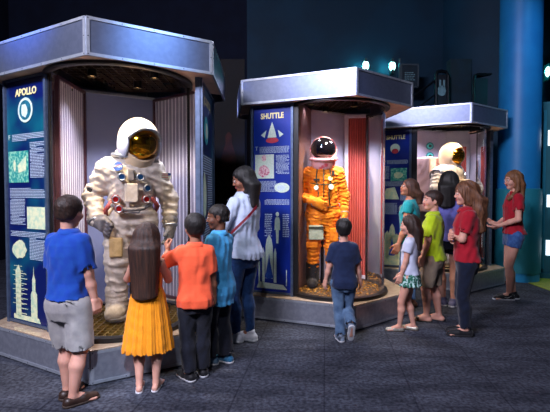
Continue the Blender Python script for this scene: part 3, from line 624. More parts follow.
# ================================================================ IMPLICIT SURFACES
f32 = np.float32
class Field:
    def __init__(s, lo, hi, vox):
        s.vox = vox; s.lo = np.array(lo, float) - 2 * vox; n = np.ceil((np.array(hi, float) + 2 * vox - s.lo) / vox).astype(int) + 1
        s.n = n; s.ax = [(s.lo[i] + vox * np.arange(n[i])).astype(f32) for i in range(3)]
        s.D = np.full(n, 0.5, f32)
    def sub(s, lo, hi):
        i0 = np.clip(np.floor((np.array(lo) - s.lo) / s.vox).astype(int), 0, s.n); i1 = np.clip(np.ceil((np.array(hi) - s.lo) / s.vox).astype(int) + 1, 0, s.n)
        if np.any(i1 <= i0): return None
        sl = tuple(slice(i0[k], i1[k]) for k in range(3))
        X = s.ax[0][sl[0]][:, None, None]; Y = s.ax[1][sl[1]][None, :, None]; Z = s.ax[2][sl[2]][None, None, :]
        return sl, X, Y, Z
    def add(s, fn, lo, hi, k=0.0, op='u'):
        m = 3 * s.vox + k
        r = s.sub(np.array(lo) - m, np.array(hi) + m)
        if r is None: return
        sl, X, Y, Z = r; d = np.asarray(fn(X, Y, Z), f32); a = s.D[sl]
        if op == 'u':
            if k > 0:
                h = np.maximum(k - np.abs(a - d), 0) / k; s.D[sl] = np.minimum(a, d) - h * h * k * 0.25
            else: s.D[sl] = np.minimum(a, d)
        else:
            if k > 0:
                h = np.maximum(k - np.abs(a + d), 0) / k; s.D[sl] = np.maximum(a, -d) + h * h * k * 0.25
            else: s.D[sl] = np.maximum(a, -d)
    def all(s): return s.ax[0][:, None, None], s.ax[1][None, :, None], s.ax[2][None, None, :]
    def clip(s, fn): s.D = np.maximum(s.D, np.asarray(fn(*s.all()), f32))
    def disp(s, fn): s.D = s.D + np.asarray(fn(*s.all()), f32)
    def cap(s, a, b, ra, rb, k=0.0, op='u', sq=None):
        a = np.array(a, float); b = np.array(b, float); ab = b - a; L2 = float(ab @ ab) + 1e-12; R = max(ra, rb)
        def fn(X, Y, Z):
            px, py, pz = X - a[0], Y - a[1], Z - a[2]
            t = np.clip((px * ab[0] + py * ab[1] + pz * ab[2]) / L2, 0, 1).astype(f32)
            dx, dy, dz = px - t * ab[0], py - t * ab[1], pz - t * ab[2]
            if sq is not None: dx = dx * sq[0]; dy = dy * sq[1]; dz = dz * sq[2]
            return np.sqrt(dx * dx + dy * dy + dz * dz) - (ra + (rb - ra) * t)
        ex = 1.0 / min(1.0, min(sq)) if sq is not None else 1.0
        s.add(fn, np.minimum(a, b) - R * ex, np.maximum(a, b) + R * ex, k, op)
    def chain(s, pts, rs, k=0.0, op='u', sq=None):
        for i in range(len(pts) - 1): s.cap(pts[i], pts[i + 1], rs[i], rs[i + 1], k if True else 0, op, sq)
    def ell(s, c, r, k=0.0, op='u', Rm=None):
        c = np.array(c, float); r = np.array(r, float); R = max(r); m = min(r)
        def fn(X, Y, Z):
            x, y, z = X - c[0], Y - c[1], Z - c[2]
            if Rm is not None: x, y, z = [Rm[0][i] * x + Rm[1][i] * y + Rm[2][i] * z for i in range(3)]
            q = np.sqrt((x / r[0]) ** 2 + (y / r[1]) ** 2 + (z / r[2]) ** 2)
            g = np.sqrt((x / r[0] ** 2) ** 2 + (y / r[1] ** 2) ** 2 + (z / r[2] ** 2) ** 2)
            return q * (q - 1) / np.maximum(g, 1e-4)
        s.add(fn, c - R, c + R, k, op)
    def mesh(s):
        D = s.D; v = s.vox
        neg = D < 0; nx, ny, nz = D.shape
        c = [neg[i:nx - 1 + i, j:ny - 1 + j, k:nz - 1 + k] for i in (0, 1) for j in (0, 1) for k in (0, 1)]
        cnt = np.zeros((nx - 1, ny - 1, nz - 1), np.int8)
        for q in c: cnt += q
        act = (cnt > 0) & (cnt < 8); idx = -np.ones(act.shape, np.int64); ii = np.argwhere(act)
        if len(ii) == 0: return np.zeros((0, 3)), np.zeros((0, 4), int)
        idx[act] = np.arange(len(ii)); vals = np.zeros((len(ii), 8))
        offs = [(i, j, k) for i in (0, 1) for j in (0, 1) for k in (0, 1)]
        for q, o in enumerate(offs): vals[:, q] = D[ii[:, 0] + o[0], ii[:, 1] + o[1], ii[:, 2] + o[2]]
        P = np.zeros((len(ii), 3)); N = np.zeros(len(ii))
        for a in range(8):
            for b in range(a + 1, 8):
                d = np.array(offs[b]) - np.array(offs[a])
                if np.abs(d).sum() != 1: continue
                va, vb = vals[:, a], vals[:, b]; m = (va < 0) != (vb < 0)
                t = np.where(m, va / np.where(m, va - vb, 1), 0)
                P += np.where(m[:, None], np.array(offs[a]) + t[:, None] * d, 0); N += m
        V = s.lo + v * (ii + P / N[:, None]); faces = []
        for ax in range(3):
            sl0 = [slice(None)] * 3; sl1 = [slice(None)] * 3; sl0[ax] = slice(0, -1); sl1[ax] = slice(1, None)
            A = neg[tuple(sl0)]; B = neg[tuple(sl1)]; e = np.argwhere(A != B)
            u, w = [(1, 2), (2, 0), (0, 1)][ax]
            e = e[(e[:, u] > 0) & (e[:, w] > 0) & (e[:, u] < D.shape[u] - 1) & (e[:, w] < D.shape[w] - 1)]
            a = A[e[:, 0], e[:, 1], e[:, 2]]; Q = []
            for du, dw in ((-1, -1), (0, -1), (0, 0), (-1, 0)):
                q = e.copy(); q[:, u] += du; q[:, w] += dw; Q.append(idx[q[:, 0], q[:, 1], q[:, 2]])
            Q = np.stack(Q, 1); Q[~a] = Q[~a][:, ::-1]; faces.append(Q)
        Fc = np.concatenate(faces); Fc = Fc[(Fc >= 0).all(1)]
        return V, Fc
def np_mesh(name, parts, mats, parent, matidx=None, smooth=True):
    """one mesh object from (V, F) pieces"""
    Vs, Fs, n = [], [], 0
    for V, Fc in parts:
        if len(V) == 0: continue
        Vs.append(V); Fs.append(Fc + n); n += len(V)
    V = np.concatenate(Vs); Fc = np.concatenate(Fs)
    me = bpy.data.meshes.new(name); me.vertices.add(len(V)); me.vertices.foreach_set('co', V.astype(f32).ravel())
    me.loops.add(Fc.size); me.polygons.add(len(Fc)); me.loops.foreach_set('vertex_index', Fc.astype(np.int32).ravel())
    me.polygons.foreach_set('loop_start', (np.arange(len(Fc)) * 4).astype(np.int32)); me.update(calc_edges=True)
    o = link_mesh(name, me, mats, parent, smooth)
    if matidx is not None:
        c = V[Fc].mean(1); me.polygons.foreach_set('material_index', matidx(c[:, 0], c[:, 1], c[:, 2]).astype(np.int32))
    me.update(); return o
def noise_fn(seed, scale, amp, n=5, stretch=(1, 1, 1)):
    r = np.random.RandomState(seed); W = r.normal(size=(n, 3)); W /= np.linalg.norm(W, axis=1)[:, None]; W *= (2 * PI / scale) * r.uniform(.6, 1.7, (n, 1)); W = W * np.array(stretch)
    P = r.uniform(0, 6.3, n); W2 = r.normal(size=(n, 3)) * 1.2 / scale
    def fn(X, Y, Z):
        s = 0
        for i in range(n):
            s = s + np.sin(W[i, 0] * X + W[i, 1] * Y + W[i, 2] * Z + P[i] + 1.2 * np.sin(W2[i, 0] * X + W2[i, 1] * Y + W2[i, 2] * Z + i))
        return amp * s / math.sqrt(n)
    return fn
V3 = lambda *a: np.array(a, float)
def unit(v): v = np.array(v, float); return v / (np.linalg.norm(v) + 1e-9)
def ik(a, t, l1, l2, hint):
    a, t = np.array(a, float), np.array(t, float); d = t - a; L = np.linalg.norm(d); u = d / L; L = min(L, (l1 + l2) * 0.998); t = a + u * L
    c = (l1 * l1 + L * L - l2 * l2) / (2 * L); h = math.sqrt(max(l1 * l1 - c * c, 0)); p = np.array(hint, float); p = p - u * (p @ u); p = unit(p)
    return a + u * c + p * h, t
def rotm(yaw, pitch, roll=0):
    """columns = head axes (x right, y forward, z up); yaw left positive, pitch up positive"""
    M = Matrix.Rotation(math.radians(yaw), 3, 'Z') @ Matrix.Rotation(math.radians(pitch), 3, 'X') @ Matrix.Rotation(math.radians(roll), 3, 'Y')
    return np.array(M)
# ================================================================ PEOPLE
def skin_mat(name, a, b): return mat(name, a, 0.62, col2=b, scale=14, sss=0.10, bump=0.0002, bscale=120, lo=0.3, hi=0.7)
S_LIGHT = skin_mat('skin_fair', '#c68f7b', '#ce9a86'); S_TAN = skin_mat('skin_tan', '#a06a50', '#ac765c')
S_BROWN = skin_mat('skin_brown', '#5b3524', '#67402c'); S_MID = skin_mat('skin_mid', '#8a5640', '#96624a')
m_lip = {S_LIGHT: mat('lips_fair', '#a04a4a', 0.4, col2='#a85454', scale=30), S_TAN: mat('lips_tan', '#8a4440', 0.4, col2='#924c48', scale=30),
         S_BROWN: mat('lips_brown', '#57302a', 0.4, col2='#5f3830', scale=30), S_MID: mat('lips_mid', '#8c3c40', 0.4, col2='#944448', scale=30)}
def hair_mat(name, a, b): return mat(name, a, 0.55, col2=b, scale=9, stretch=(9, 9, 0.7), bump=0.004, bscale=26, lo=0.35, hi=0.7)
H_BLACK = hair_mat('hair_black', '#0c0a0a', '#1c1614'); H_DARK = hair_mat('hair_dark_brown', '#1e130e', '#3a241a')
H_BROWN = hair_mat('hair_brown', '#3a2216', '#5c3a26'); H_LBROWN = hair_mat('hair_light_brown', '#5e3a22', '#8c5e3a')
m_eyew = mat('eye_white', '#d8d4d0', 0.2, col2='#d0ccc8', scale=30, coat=0.5); m_iris = mat('iris_dark', '#2a1a10', 0.15, col2='#1a100a', scale=60, coat=0.8)
def cloth(name, a, b=None, scale=26, bump=0.0012, bscale=160, rough=0.85, **k):
    return mat(name, a, rough, col2=b or a, scale=scale, bump=bump, bscale=bscale, sheen=0.15, spec=0.25, **k)
m_sole_w = mat('sole_white', '#c9ccd0', 0.6, col2='#b9bcc2', scale=40); m_sole_b = mat('sole_dark', '#17171a', 0.7, col2='#222226', scale=40); m_sole_t = mat('sole_brown', '#3c3029', 0.7, col2='#4a3c33', scale=40)

def human(name, label, xy, yaw, H, skin, hair_m, head=None, hr=7.2, fem=0.0, build=1.0, lean=(0, 0), feet=None, arms=None, clothes=(), hair=('short',),
          hips_yaw=0, shoes=None, eyes=True, bare_top=0.0, extra=None, group=None, twist=0.0, neck=(0, 0)):
    """everything in the person's own frame: x right, y forward, z up, metres"""
    root = empty('person', (xy[0], xy[1], 0), math.radians(yaw), label, 'person', group)
    hh = H / hr; child = hr < 6.9
    shz = H - hh - 0.050 * H; hipz = (0.485 if child else 0.505) * H; sw = (0.084 if child else 0.094) * H * (1 - 0.05 * fem); hw = 0.05 * H * (1 + 0.1 * fem)
    b = build * H
    lx, ly = lean   # shear of the upper body per metre
    def sh(p): z = max(p[2] - hipz, 0); return V3(p[0] + lx * z, p[1] + ly * z, p[2])
    # torso profile  z, half width, half depth, y offset
    chestw = 0.075 if not fem else 0.074
    prof = [(hipz - 0.075 * H, 0.060, 0.052, -0.004), (hipz - 0.03 * H, 0.083 + 0.008 * fem, 0.064, -0.006), (hipz + 0.01 * H, 0.083 + 0.009 * fem, 0.066, -0.006), (hipz + 0.05 * H, 0.076 + 0.003 * fem, 0.058, 0.0),
            (hipz + 0.10 * H, 0.072 - 0.004 * fem, 0.052, 0.004), (hipz + 0.17 * H, 0.080 - 0.002 * fem, 0.058, 0.004), (shz - 0.085 * H, chestw + .004, 0.064 + 0.006 * fem, 0.002), (shz - 0.035 * H, chestw + 0.004, 0.058, -0.002),
            (shz - 0.0 * H, 0.066, 0.042, -0.004), (shz + 0.03 * H, 0.034, 0.032, 0.0)]
    pz = np.array([p[0] for p in prof]); pw = np.array([p[1] for p in prof]) * b; pd = np.array([p[2] for p in prof]) * b; py = np.array([p[3] for p in prof]) * H
    def torso(F_, off=0.0, flare=None, zlo=None, zhi=None, k=0.03, ztop=None):
        z0 = pz[0] if zlo is None else zlo; z1 = pz[-1] if zhi is None else zhi
        def fn(X, Y, Z):
            w = np.interp(Z, pz, pw).astype(f32) + off; d = np.interp(Z, pz, pd).astype(f32) + off; yo = np.interp(Z, pz, py).astype(f32)
            if flare is not None:
                fz = np.interp(Z, flare[0], flare[1]).astype(f32); w = w + fz; d = d + fz * (flare[2] if len(flare) > 2 else 1.0)
            dz = np.maximum(Z - hipz, 0); x = X - lx * dz; y = Y - ly * dz - yo
            n = 2.5; q = (np.abs(x / w) ** n + np.abs(y / d) ** n) ** (1 / n)
            e = (q - 1) * np.minimum(w, d)
            return np.maximum(np.maximum(e, z0 - Z), Z - z1)
        W = float(pw.max()) + off + (max(flare[1]) if flare else 0) + 0.02; top = abs(lx) * (z1 - hipz); tp = abs(ly) * (z1 - hipz)
        F_.add(fn, (-W - top, -W - tp, z0), (W + top, W + tp, z1), k)
    # joints
    SH = {s: sh(V3(s * sw, -0.004 * H, shz - 0.022 * H)) for s in (-1, 1)}
    HP = {s: V3(s * hw, 0, hipz - 0.01 * H) for s in (-1, 1)}
    feet = feet or {}
    dmax = hipz - 0.055 * H
    for s in (-1, 1):
        q = feet.get(s)
        if q and (len(q) < 3 or q[2] < .02): dmax = max(dmax, math.sqrt((hipz - 0.055 * H) ** 2 + (q[0] - s * hw) ** 2 + q[1] ** 2))
    tl, cl = 0.51 * dmax * 1.006, 0.49 * dmax * 1.006
    FT, KN, FY, FP = {}, {}, {}, {}
    for s in (-1, 1):
        fx, fy, fz, fyaw, fp = (list(feet.get(s, (s * 0.055 * H, 0, 0, -s * 8, 0))) + [0, 0])[:5]
        FY[s] = fyaw; FP[s] = fp
        ank = V3(fx, fy, fz + 0.045 * H)
        KN[s], FT[s] = ik(HP[s], ank, tl, cl, (math.sin(math.radians(-fyaw)) * .5, 1, 0))
    ua, fa = (0.150 * H, 0.130 * H) if child else (0.162 * H, 0.140 * H)
    arms = arms or {}
    EL, WR, HD, PN = {}, {}, {}, {}
    for s in (-1, 1):
        a = arms.get(s, dict(w=(s * (sw / H + 0.035), 0.02, hipz / H - 0.005)))
        w = sh(V3(*a['w']) * H) if a.get('sh', True) else V3(*a['w']) * H
        EL[s], WR[s] = ik(SH[s], w, ua, fa, a.get('e', (s * 0.15, -1, 0)))
        HD[s] = unit(a.get('h', WR[s] - EL[s])); PN[s] = unit(a.get('p', (-s, 0.3, 0)))
    hd = head or (0, 0)
    neckb = sh(V3(0, -0.004 * H, shz + 0.012 * H)); Rh = rotm(*hd)
    hc = neckb + V3(neck[0] * H, 0.012 * H + neck[1] * H, hh * 0.60 + 0.020 * H)
    hpos = hc + V3(0, 0, 0)
    def HL(v): return hpos + Rh @ (np.array(v, float) * hh)
    def limbs(F_, off=0.0, k=0.015, parts=('arm', 'leg')):
        if 'arm' in parts:
            for s in (-1, 1):
                F_.cap(SH[s] * V3(.93, 1, 1) , EL[s], 0.0295 * b + off, 0.0225 * b + off, k * 1.6); F_.cap(EL[s], EL[s] * .55 + WR[s] * .45, 0.0225 * b + off, 0.0215 * b + off, k); F_.cap(EL[s] * .55 + WR[s] * .45, WR[s], 0.0225 * b + off, 0.0145 * b + off, k)
        if 'leg' in parts:
            for s in (-1, 1):
                F_.cap(HP[s], KN[s], 0.050 * b + off, 0.032 * b + off, k * 1.6)
                cp = KN[s] * .68 + FT[s] * .32 + unit(np.cross(FT[s] - KN[s], (1, 0, 0))) * 0.0 + V3(0, -0.008 * H, 0)
                F_.cap(KN[s], cp, 0.0305 * b + off, 0.0335 * b + off, k); F_.cap(cp, FT[s], 0.0325 * b + off, 0.0185 * b + off, k)
    def footdir(s):
        a = math.radians(FY[s]); p = math.radians(FP[s]); return V3(-math.sin(a) * math.cos(p), math.cos(a) * math.cos(p), -math.sin(p))
    fl = 0.148 * H
    def toe_heel(s):
        d = footdir(s); p = math.radians(FP[s]); a = math.radians(FY[s]); up = V3(-math.sin(a) * math.sin(p), math.cos(a) * math.sin(p), math.cos(p))
        base = FT[s] - up * 0.045 * H
        return base, d, up
    # ---------------- body mesh: one continuous skin
    vx = 0.0075 if H > 1.3 else 0.0068
    Bf = Field((-0.40 * H, -0.34 * H, -0.002), (0.40 * H, 0.42 * H, hpos[2] - 0.28 * hh), vx)
    torso(Bf, 0, k=0.02); limbs(Bf)
    Bf.cap(neckb - V3(0, 0, 0.02 * H), HL((0, -0.10, -0.22)), 0.031 * b, 0.029 * b * (0.95 if fem else 1.03), 0.02)
    for s in (-1, 1):
        base, d, up = toe_heel(s); side = np.cross(d, up)
        Bf.cap(FT[s], base + d * 0.055 * H + up * 0.022 * H, 0.02 * b, 0.019 * b, 0.012); Bf.cap(base - d * 0.022 * H + up * 0.02 * H, base + d * 0.06 * H + up * 0.017 * H, 0.0195 * b, 0.019 * b, 0.012)
        for q in (-1.1, -.4, .2, .8, 1.3): Bf.cap(base + d * 0.055 * H + up * 0.014 * H + side * q * 0.012 * H, base + d * (0.108 - 0.008 * abs(q)) * H + up * 0.010 * H + side * q * 0.014 * H, 0.011 * b, 0.0085 * b, 0.005)
    if extra: extra('body', Bf, locals())
    cutz = hpos[2] - 0.40 * hh
    def wristcut(s, side):
        w, h = WR[s], HD[s]
        return lambda X, Y, Z: side * ((X - w[0]) * h[0] + (Y - w[1]) * h[1] + (Z - w[2]) * h[2])
    parts = [Bf.mesh()]
    # head in finer grid
    def head_field(Hf, off=0.0, feat=True):
        r = lambda a: [q * hh + off for q in a]
        Hf.ell(HL((0, -.045, .13)), r((.335, .425, .355)), 0.0, Rm=Rh); Hf.ell(HL((0, .085, -.14)), r((.270, .30, .32)), 0.08 * hh, Rm=Rh)
        Hf.ell(HL((0, .26, -.40)), r((.12, .11, .09)), 0.12 * hh, Rm=Rh)
        if not feat: return
        Hf.cap(neckb, HL((0, -0.10, -0.18)), 0.030 * b, 0.029 * b * (0.95 if fem else 1.03), 0.012)
        for s in (-1, 1):
            Hf.ell(HL((s * .135, .41, .005)), r((.085, .07, .055)), 0.05 * hh, 's', Rm=Rh)
            Hf.ell(HL((s * .17, .27, -.14)), r((.11, .11, .10)), 0.10 * hh, Rm=Rh)
            Hf.cap(HL((s * .06, .395, .075)), HL((s * .21, .345, .085)), .028 * hh, .02 * hh, 0.05 * hh)
            Hf.ell(HL((s * .335, -.03, -.04)), r((.035, .085, .14)), 0.02 * hh, Rm=Rh); Hf.ell(HL((s * .375, .005, -.03)), r((.03, .045, .08)), 0.02 * hh, 's', Rm=Rh)
            Hf.ell(HL((s * .135, .355, .005)), r((.075, .055, .05)), 0.01 * hh, Rm=Rh)
            Hf.ell(HL((s * .05, .405, -.135)), r((.035, .04, .03)), 0.02 * hh, Rm=Rh)
        Hf.cap(HL((0, .38, .05)), HL((0, .445, -.115)), .026 * hh, .042 * hh, 0.03 * hh)
        Hf.ell(HL((0, .385, -.235)), r((.10, .045, .026)), 0.015 * hh, Rm=Rh); Hf.ell(HL((0, .375, -.285)), r((.085, .045, .028)), 0.015 * hh, Rm=Rh)
        Hf.cap(HL((-.07, .435, -.26)), HL((.07, .435, -.26)), .010 * hh, .010 * hh, 0.01 * hh, 's')
    Hf = Field(hpos - 0.62 * hh, hpos + 0.60 * hh, 0.0042 if H > 1.3 else 0.0038)
    head_field(Hf); nb = HL((0, -0.1, -0.5))
    Hf.clip(lambda X, Y, Z: (neckb[2] + 0.0 * hh + 0.012) - Z + 0 * X + 0 * Y)
    parts.append(Hf.mesh()); nbody = len(parts[0][1])
    # hands
    hl = 0.100 * H
    for s in (-1, 1):
        a = arms.get(s, {}); curl = a.get('curl', 0.35); spread = a.get('spread', 0.12); point = a.get('point', False)
        w, h = WR[s], HD[s]; n = PN[s] - h * (PN[s] @ h); n = unit(n); t = unit(np.cross(h, n)) * 1.0   # n: palm normal (fingers curl towards n)
        if (t @ V3(0, 1, 0)) < 0 and not a.get('flip'): t = -t      # thumb side forward
        if a.get('thumb') is not None and (t @ V3(*a['thumb'])) < 0: t = -t
        Gf = Field(w - V3(1, 1, 1) * hl * 1.25, w + V3(1, 1, 1) * hl * 1.25, 0.0032)
        Gf.cap(w - h * 0.25 * hl, w + h * 0.08 * hl, 0.0150 * b, 0.0145 * b, 0.0)
        pc_ = w + h * 0.48 * hl
        for q in (-.15, -.05, .05, .15): Gf.cap(w + h * 0.06 * hl + t * q * hl * .6, w + h * 0.50 * hl + t * q * hl * 1.05, 0.125 * hl, 0.105 * hl, 0.05 * hl)
        for i, (q, ln) in enumerate(((.195, .42), (.065, .47), (-.065, .43), (-.185, .34))):
            cu = curl * (1.0 + 0.12 * i); cu = 0.05 if (point and i == 0) else (1.25 if point else cu)
            p = w + h * 0.50 * hl + t * q * hl; ang = 0; dirv = unit(h + t * q * spread * 3)
            seg = [.42 * ln, .32 * ln, .26 * ln]; r0 = .072
            for j in range(3):
                ang += cu * (0.8 if j == 0 else 1.0); dv = dirv * math.cos(ang) + n * math.sin(ang); p2 = p + dv * seg[j] * hl * 1.08
                Gf.cap(p, p2, r0 * hl, (r0 - .007) * hl, 0.008 * hl if j else 0.03 * hl); p = p2; r0 -= .007
        p = w + h * 0.14 * hl + t * 0.18 * hl; d1 = unit(h * .75 + t * .75 + n * .25 * (1 + curl)); p2 = p + d1 * .24 * hl; d2 = unit(h * .9 + t * .35 + n * .45 * (1 + curl)); p3 = p2 + d2 * .17 * hl; p4 = p3 + unit(d2 + h * .2) * .14 * hl
        Gf.cap(p, p2, .105 * hl, .078 * hl, .05 * hl); Gf.cap(p2, p3, .075 * hl, .068 * hl, .01 * hl); Gf.cap(p3, p4, .068 * hl, .056 * hl, .01 * hl)
        parts.append(Gf.mesh())
    lc = HL((0, .42, -.26))
    def lipidx(x, y, z):
        q = (np.stack([x - hpos[0], y - hpos[1], z - hpos[2]], 1) @ Rh) / hh
        return ((np.abs(q[:, 0]) < .10 * (1 - ((q[:, 2] + .26) / .075) ** 2).clip(0, 1) ** .5) & (q[:, 1] > .375) & (np.abs(q[:, 2] + .26) < .062)).astype(int)
    body = np_mesh('body', parts, [skin, m_lip[skin]], root, lipidx)
    if eyes:
        for s in (-1, 1):
            f = MB(); c = HL((s * .135, .352, .004)); f.sphere(tuple(c), .062 * hh, 16, 10); e = f.build('eye', m_eyew, root, smooth=True)
            f = MB(); fd = Rh @ V3(0, 1, 0); c2 = c + fd * .036 * hh; f.sphere(tuple(c2), .031 * hh, 12, 8); f.build('iris', m_iris, e, smooth=True)
            f = MB(); f.tube([HL((s * .05, .425, .10)), HL((s * .12, .420, .125)), HL((s * .22, .355, .105))], [.012 * hh, .016 * hh, .006 * hh], 8); f.build('eyebrow', hair_m, root, smooth=True)
    # ---------------- hair
    kind = hair[0]; ho = dict(hair[1]) if len(hair) > 1 else {}
    up = ho.get('vol', 0.045) * hh
    low = hpos[2] - 0.42 * hh
    if kind == 'long': low = min(low, ho['end'] * H)
    Rr = Field((hpos[0] - .66 * hh, hpos[1] - .95 * hh, low - 0.02), (hpos[0] + .66 * hh, hpos[1] + .62 * hh, hpos[2] + .62 * hh), 0.005)
    def hdq(X, Y, Z):
        x, y, z = X - hpos[0], Y - hpos[1], Z - hpos[2]; return [(Rh[0][i] * x + Rh[1][i] * y + Rh[2][i] * z) / hh for i in range(3)]
    Rr.ell(HL((0, -.055, .14)), [.335 * hh + up, .425 * hh + up, .355 * hh + up], 0, Rm=Rh)
    if kind == 'long' or ho.get('nape'): Rr.ell(HL((0, -.12, -.12)), [.32 * hh + up, .33 * hh + up, .34 * hh + up], .05 * hh, Rm=Rh)
    else: Rr.ell(HL((0, -.16, -.08)), [.30 * hh + up * .5, .29 * hh + up * .5, .26 * hh + up * .5], .05 * hh, Rm=Rh)
    # open the face
    def face(X, Y, Z):
        x, y, z = hdq(X, Y, Z); fr = ho.get('fringe', 0.27)
        q = np.sqrt((x / .30) ** 2 + ((y - .48) / (.46)) ** 2 + ((z + .22) / (.22 + fr)) ** 2)
        return (q - 1) * .3 * hh
    Rr.add(face, hpos - 2 * hh, hpos + 2 * hh, 0.03 * hh, 's')
    if kind == 'short':
        def trim(X, Y, Z):
            x, y, z = hdq(X, Y, Z)
            zc = np.interp(y, [-.5, -.2, -.10, .02, .10, .2, .5], [-.27, -.27, -.10, .05, -.10, .12, .2]).astype(f32)
            return (zc + ho.get('up', 0) - z) * hh
        Rr.clip(trim)
        Rr.disp(noise_fn(hash(label) % 999 if False else int(xy[0] * 100) % 97, 0.03, 0.0011, 6))
    if kind == 'long':
        end = ho['end'] * H; wb = ho.get('w', .30) * hh; back = ho.get('back', .16)
        c0 = HL((0, -.25, .02)); ez = ho.get('ey', 0) ; dx = ho.get('dx', 0) * hh
        by = -pd[6] - 0.018   # behind the back
        zend = end + 0.06
        pts = [c0 + V3(0, .12 * hh, .44 * hh), c0 + V3(0, .06 * hh, .30 * hh), c0]; zz = np.linspace(c0[2] - .25 * hh, zend, 5)
        for z in zz:
            dz = max(z - hipz, 0); pts.append(V3(c0[0] * .5 + lx * dz * .5 + dx, min(ly * dz + by * .85 + ho.get('yo', 0), c0[1] + .02), z))
        rad = [.05 * hh, .27 * hh, max(wb * .8, .335 * hh + up * .8)] + list(np.linspace(wb * 1.05, wb * ho.get('taper', .85), 5))
        dep = ho.get('dep', .42)
        zq = np.array([p[2] for p in pts][::-1]); xq = np.array([p[0] for p in pts][::-1]); yq = np.array([p[1] for p in pts][::-1]); rq = np.array(rad[::-1])
        def fn(X, Y, Z):
            r_ = np.interp(Z, zq, rq).astype(f32); x = X - np.interp(Z, zq, xq).astype(f32); y = Y - np.interp(Z, zq, yq).astype(f32)
            e = (np.sqrt((x / r_) ** 2 + (y / (r_ * dep)) ** 2) - 1) * r_ * dep
            return np.maximum(np.maximum(e, Z - zq[-1]), end - Z)
        Rr.add(fn, (min(xq) - wb * 1.2, min(yq) - wb, end - .01), (max(xq) + wb * 1.2, max(yq) + wb, zq[-1]), .24 * hh)
        for s in ho.get('front', ()):      # locks in front of the shoulder
            Rr.chain([HL((s * .31, .02, .18)), HL((s * .37, .0, -.12)), HL((s * .36, -.02, -.5)), sh(V3(s * sw * .75, pd[6] * .85, shz - .03 * H)), V3(s * sw * .62 + lx * .2, pd[6] * 1.15 + ly * .25, end + .10)], [.05 * hh, .09 * hh, .10 * hh, .10 * hh, .05 * hh], .05 * hh)
        else:
            for s in (-1, 1): Rr.chain([HL((s * .31, .0, .12)), HL((s * .35, -.10, -.15)), HL((s * .28, -.24, -.45))], [.06 * hh, .08 * hh, .09 * hh], .06 * hh)
        if ho.get('pony'):
            pass
        wav = ho.get('wave', 0.0)
        for _ in range(14):
            for ax_ in range(3):
                D_ = Rr.D; Rr.D = .5 * D_ + .25 * (np.roll(D_, 1, ax_) + np.roll(D_, -1, ax_))
        Rr.D -= 0.003
        def strands(X, Y, Z):
            an = np.arctan2(X - hpos[0], -(Y - hpos[1] - .1 * hh)); ph = an * 13 + 1.6 * np.sin(an * 4.3 + 1) + (wav * 14 + 1.5) * np.sin((Z - end) * 9 + an * 3)
            return (0.0014 + wav * .4) * np.sin(ph) + 0.0009 * np.sin(an * 23 + 3 * (Z - end)) + wav * 1.3 * np.sin(Z * 42 + an * 5)
        Rr.disp(strands)
        # ragged lower edge
        Rr.clip(lambda X, Y, Z: end + 0.006 * np.sin(X * 60) * np.sin(X * 23 + 1) + 3.6 * (X - pts[-1][0]) ** 2 + ho.get('ry', 0) * (Y - pts[-1][1]) ** 2 - Z + 0 * Y)
    if ho.get('tex'): Rr.disp(noise_fn(5, 0.02, 0.003, 6))
    hairo = np_mesh('hair', [Rr.mesh()], hair_m, root)
    # ---------------- clothes
    sd = int(abs(xy[0]) * 1000) % 71
    for cdef in clothes:
        kd = cdef['kind']; mt = cdef['mat']
        if kd in ('shirt', 'dress'):
            off = cdef.get('off', 0.012); hem = cdef.get('hem', hipz / H - 0.02) * H; slv = cdef.get('sleeve', 0.6); nz = cdef.get('neck', 0.006)
            wvox = 0.006
            Cf = Field((-0.40 * H, -0.30 * H, hem - 0.01), (0.40 * H, 0.42 * H, shz + 0.05 * H), wvox)
            flare = cdef.get('flare', ([hem, hipz + 0.1 * H, shz - 0.1 * H], [cdef.get('loose', 0.012), 0.010, 0.0]))
            torso(Cf, off, flare, zlo=hem - 0.05, zhi=shz + 0.030 * H, k=0.0)
            if kd == 'dress':
                wz_ = cdef['waist'] * H; w0, w1 = cdef['cone']
                def cone(X, Y, Z):
                    u = np.clip((wz_ - Z) / (wz_ - hem), 0, 1); w = w0 + (w1 - w0) * u ** .75; d = w * .82
                    return np.maximum((np.sqrt((X / w) ** 2 + (Y / d) ** 2) - 1) * d, np.maximum(Z - wz_, hem - .04 - Z))
                Cf.D = np.where((Cf.ax[2] < wz_ - .04)[None, None, :], .5, Cf.D)
                Cf.add(cone, (-w1, -w1, hem - .04), (w1, w1, wz_), .015)
            Main = Cf
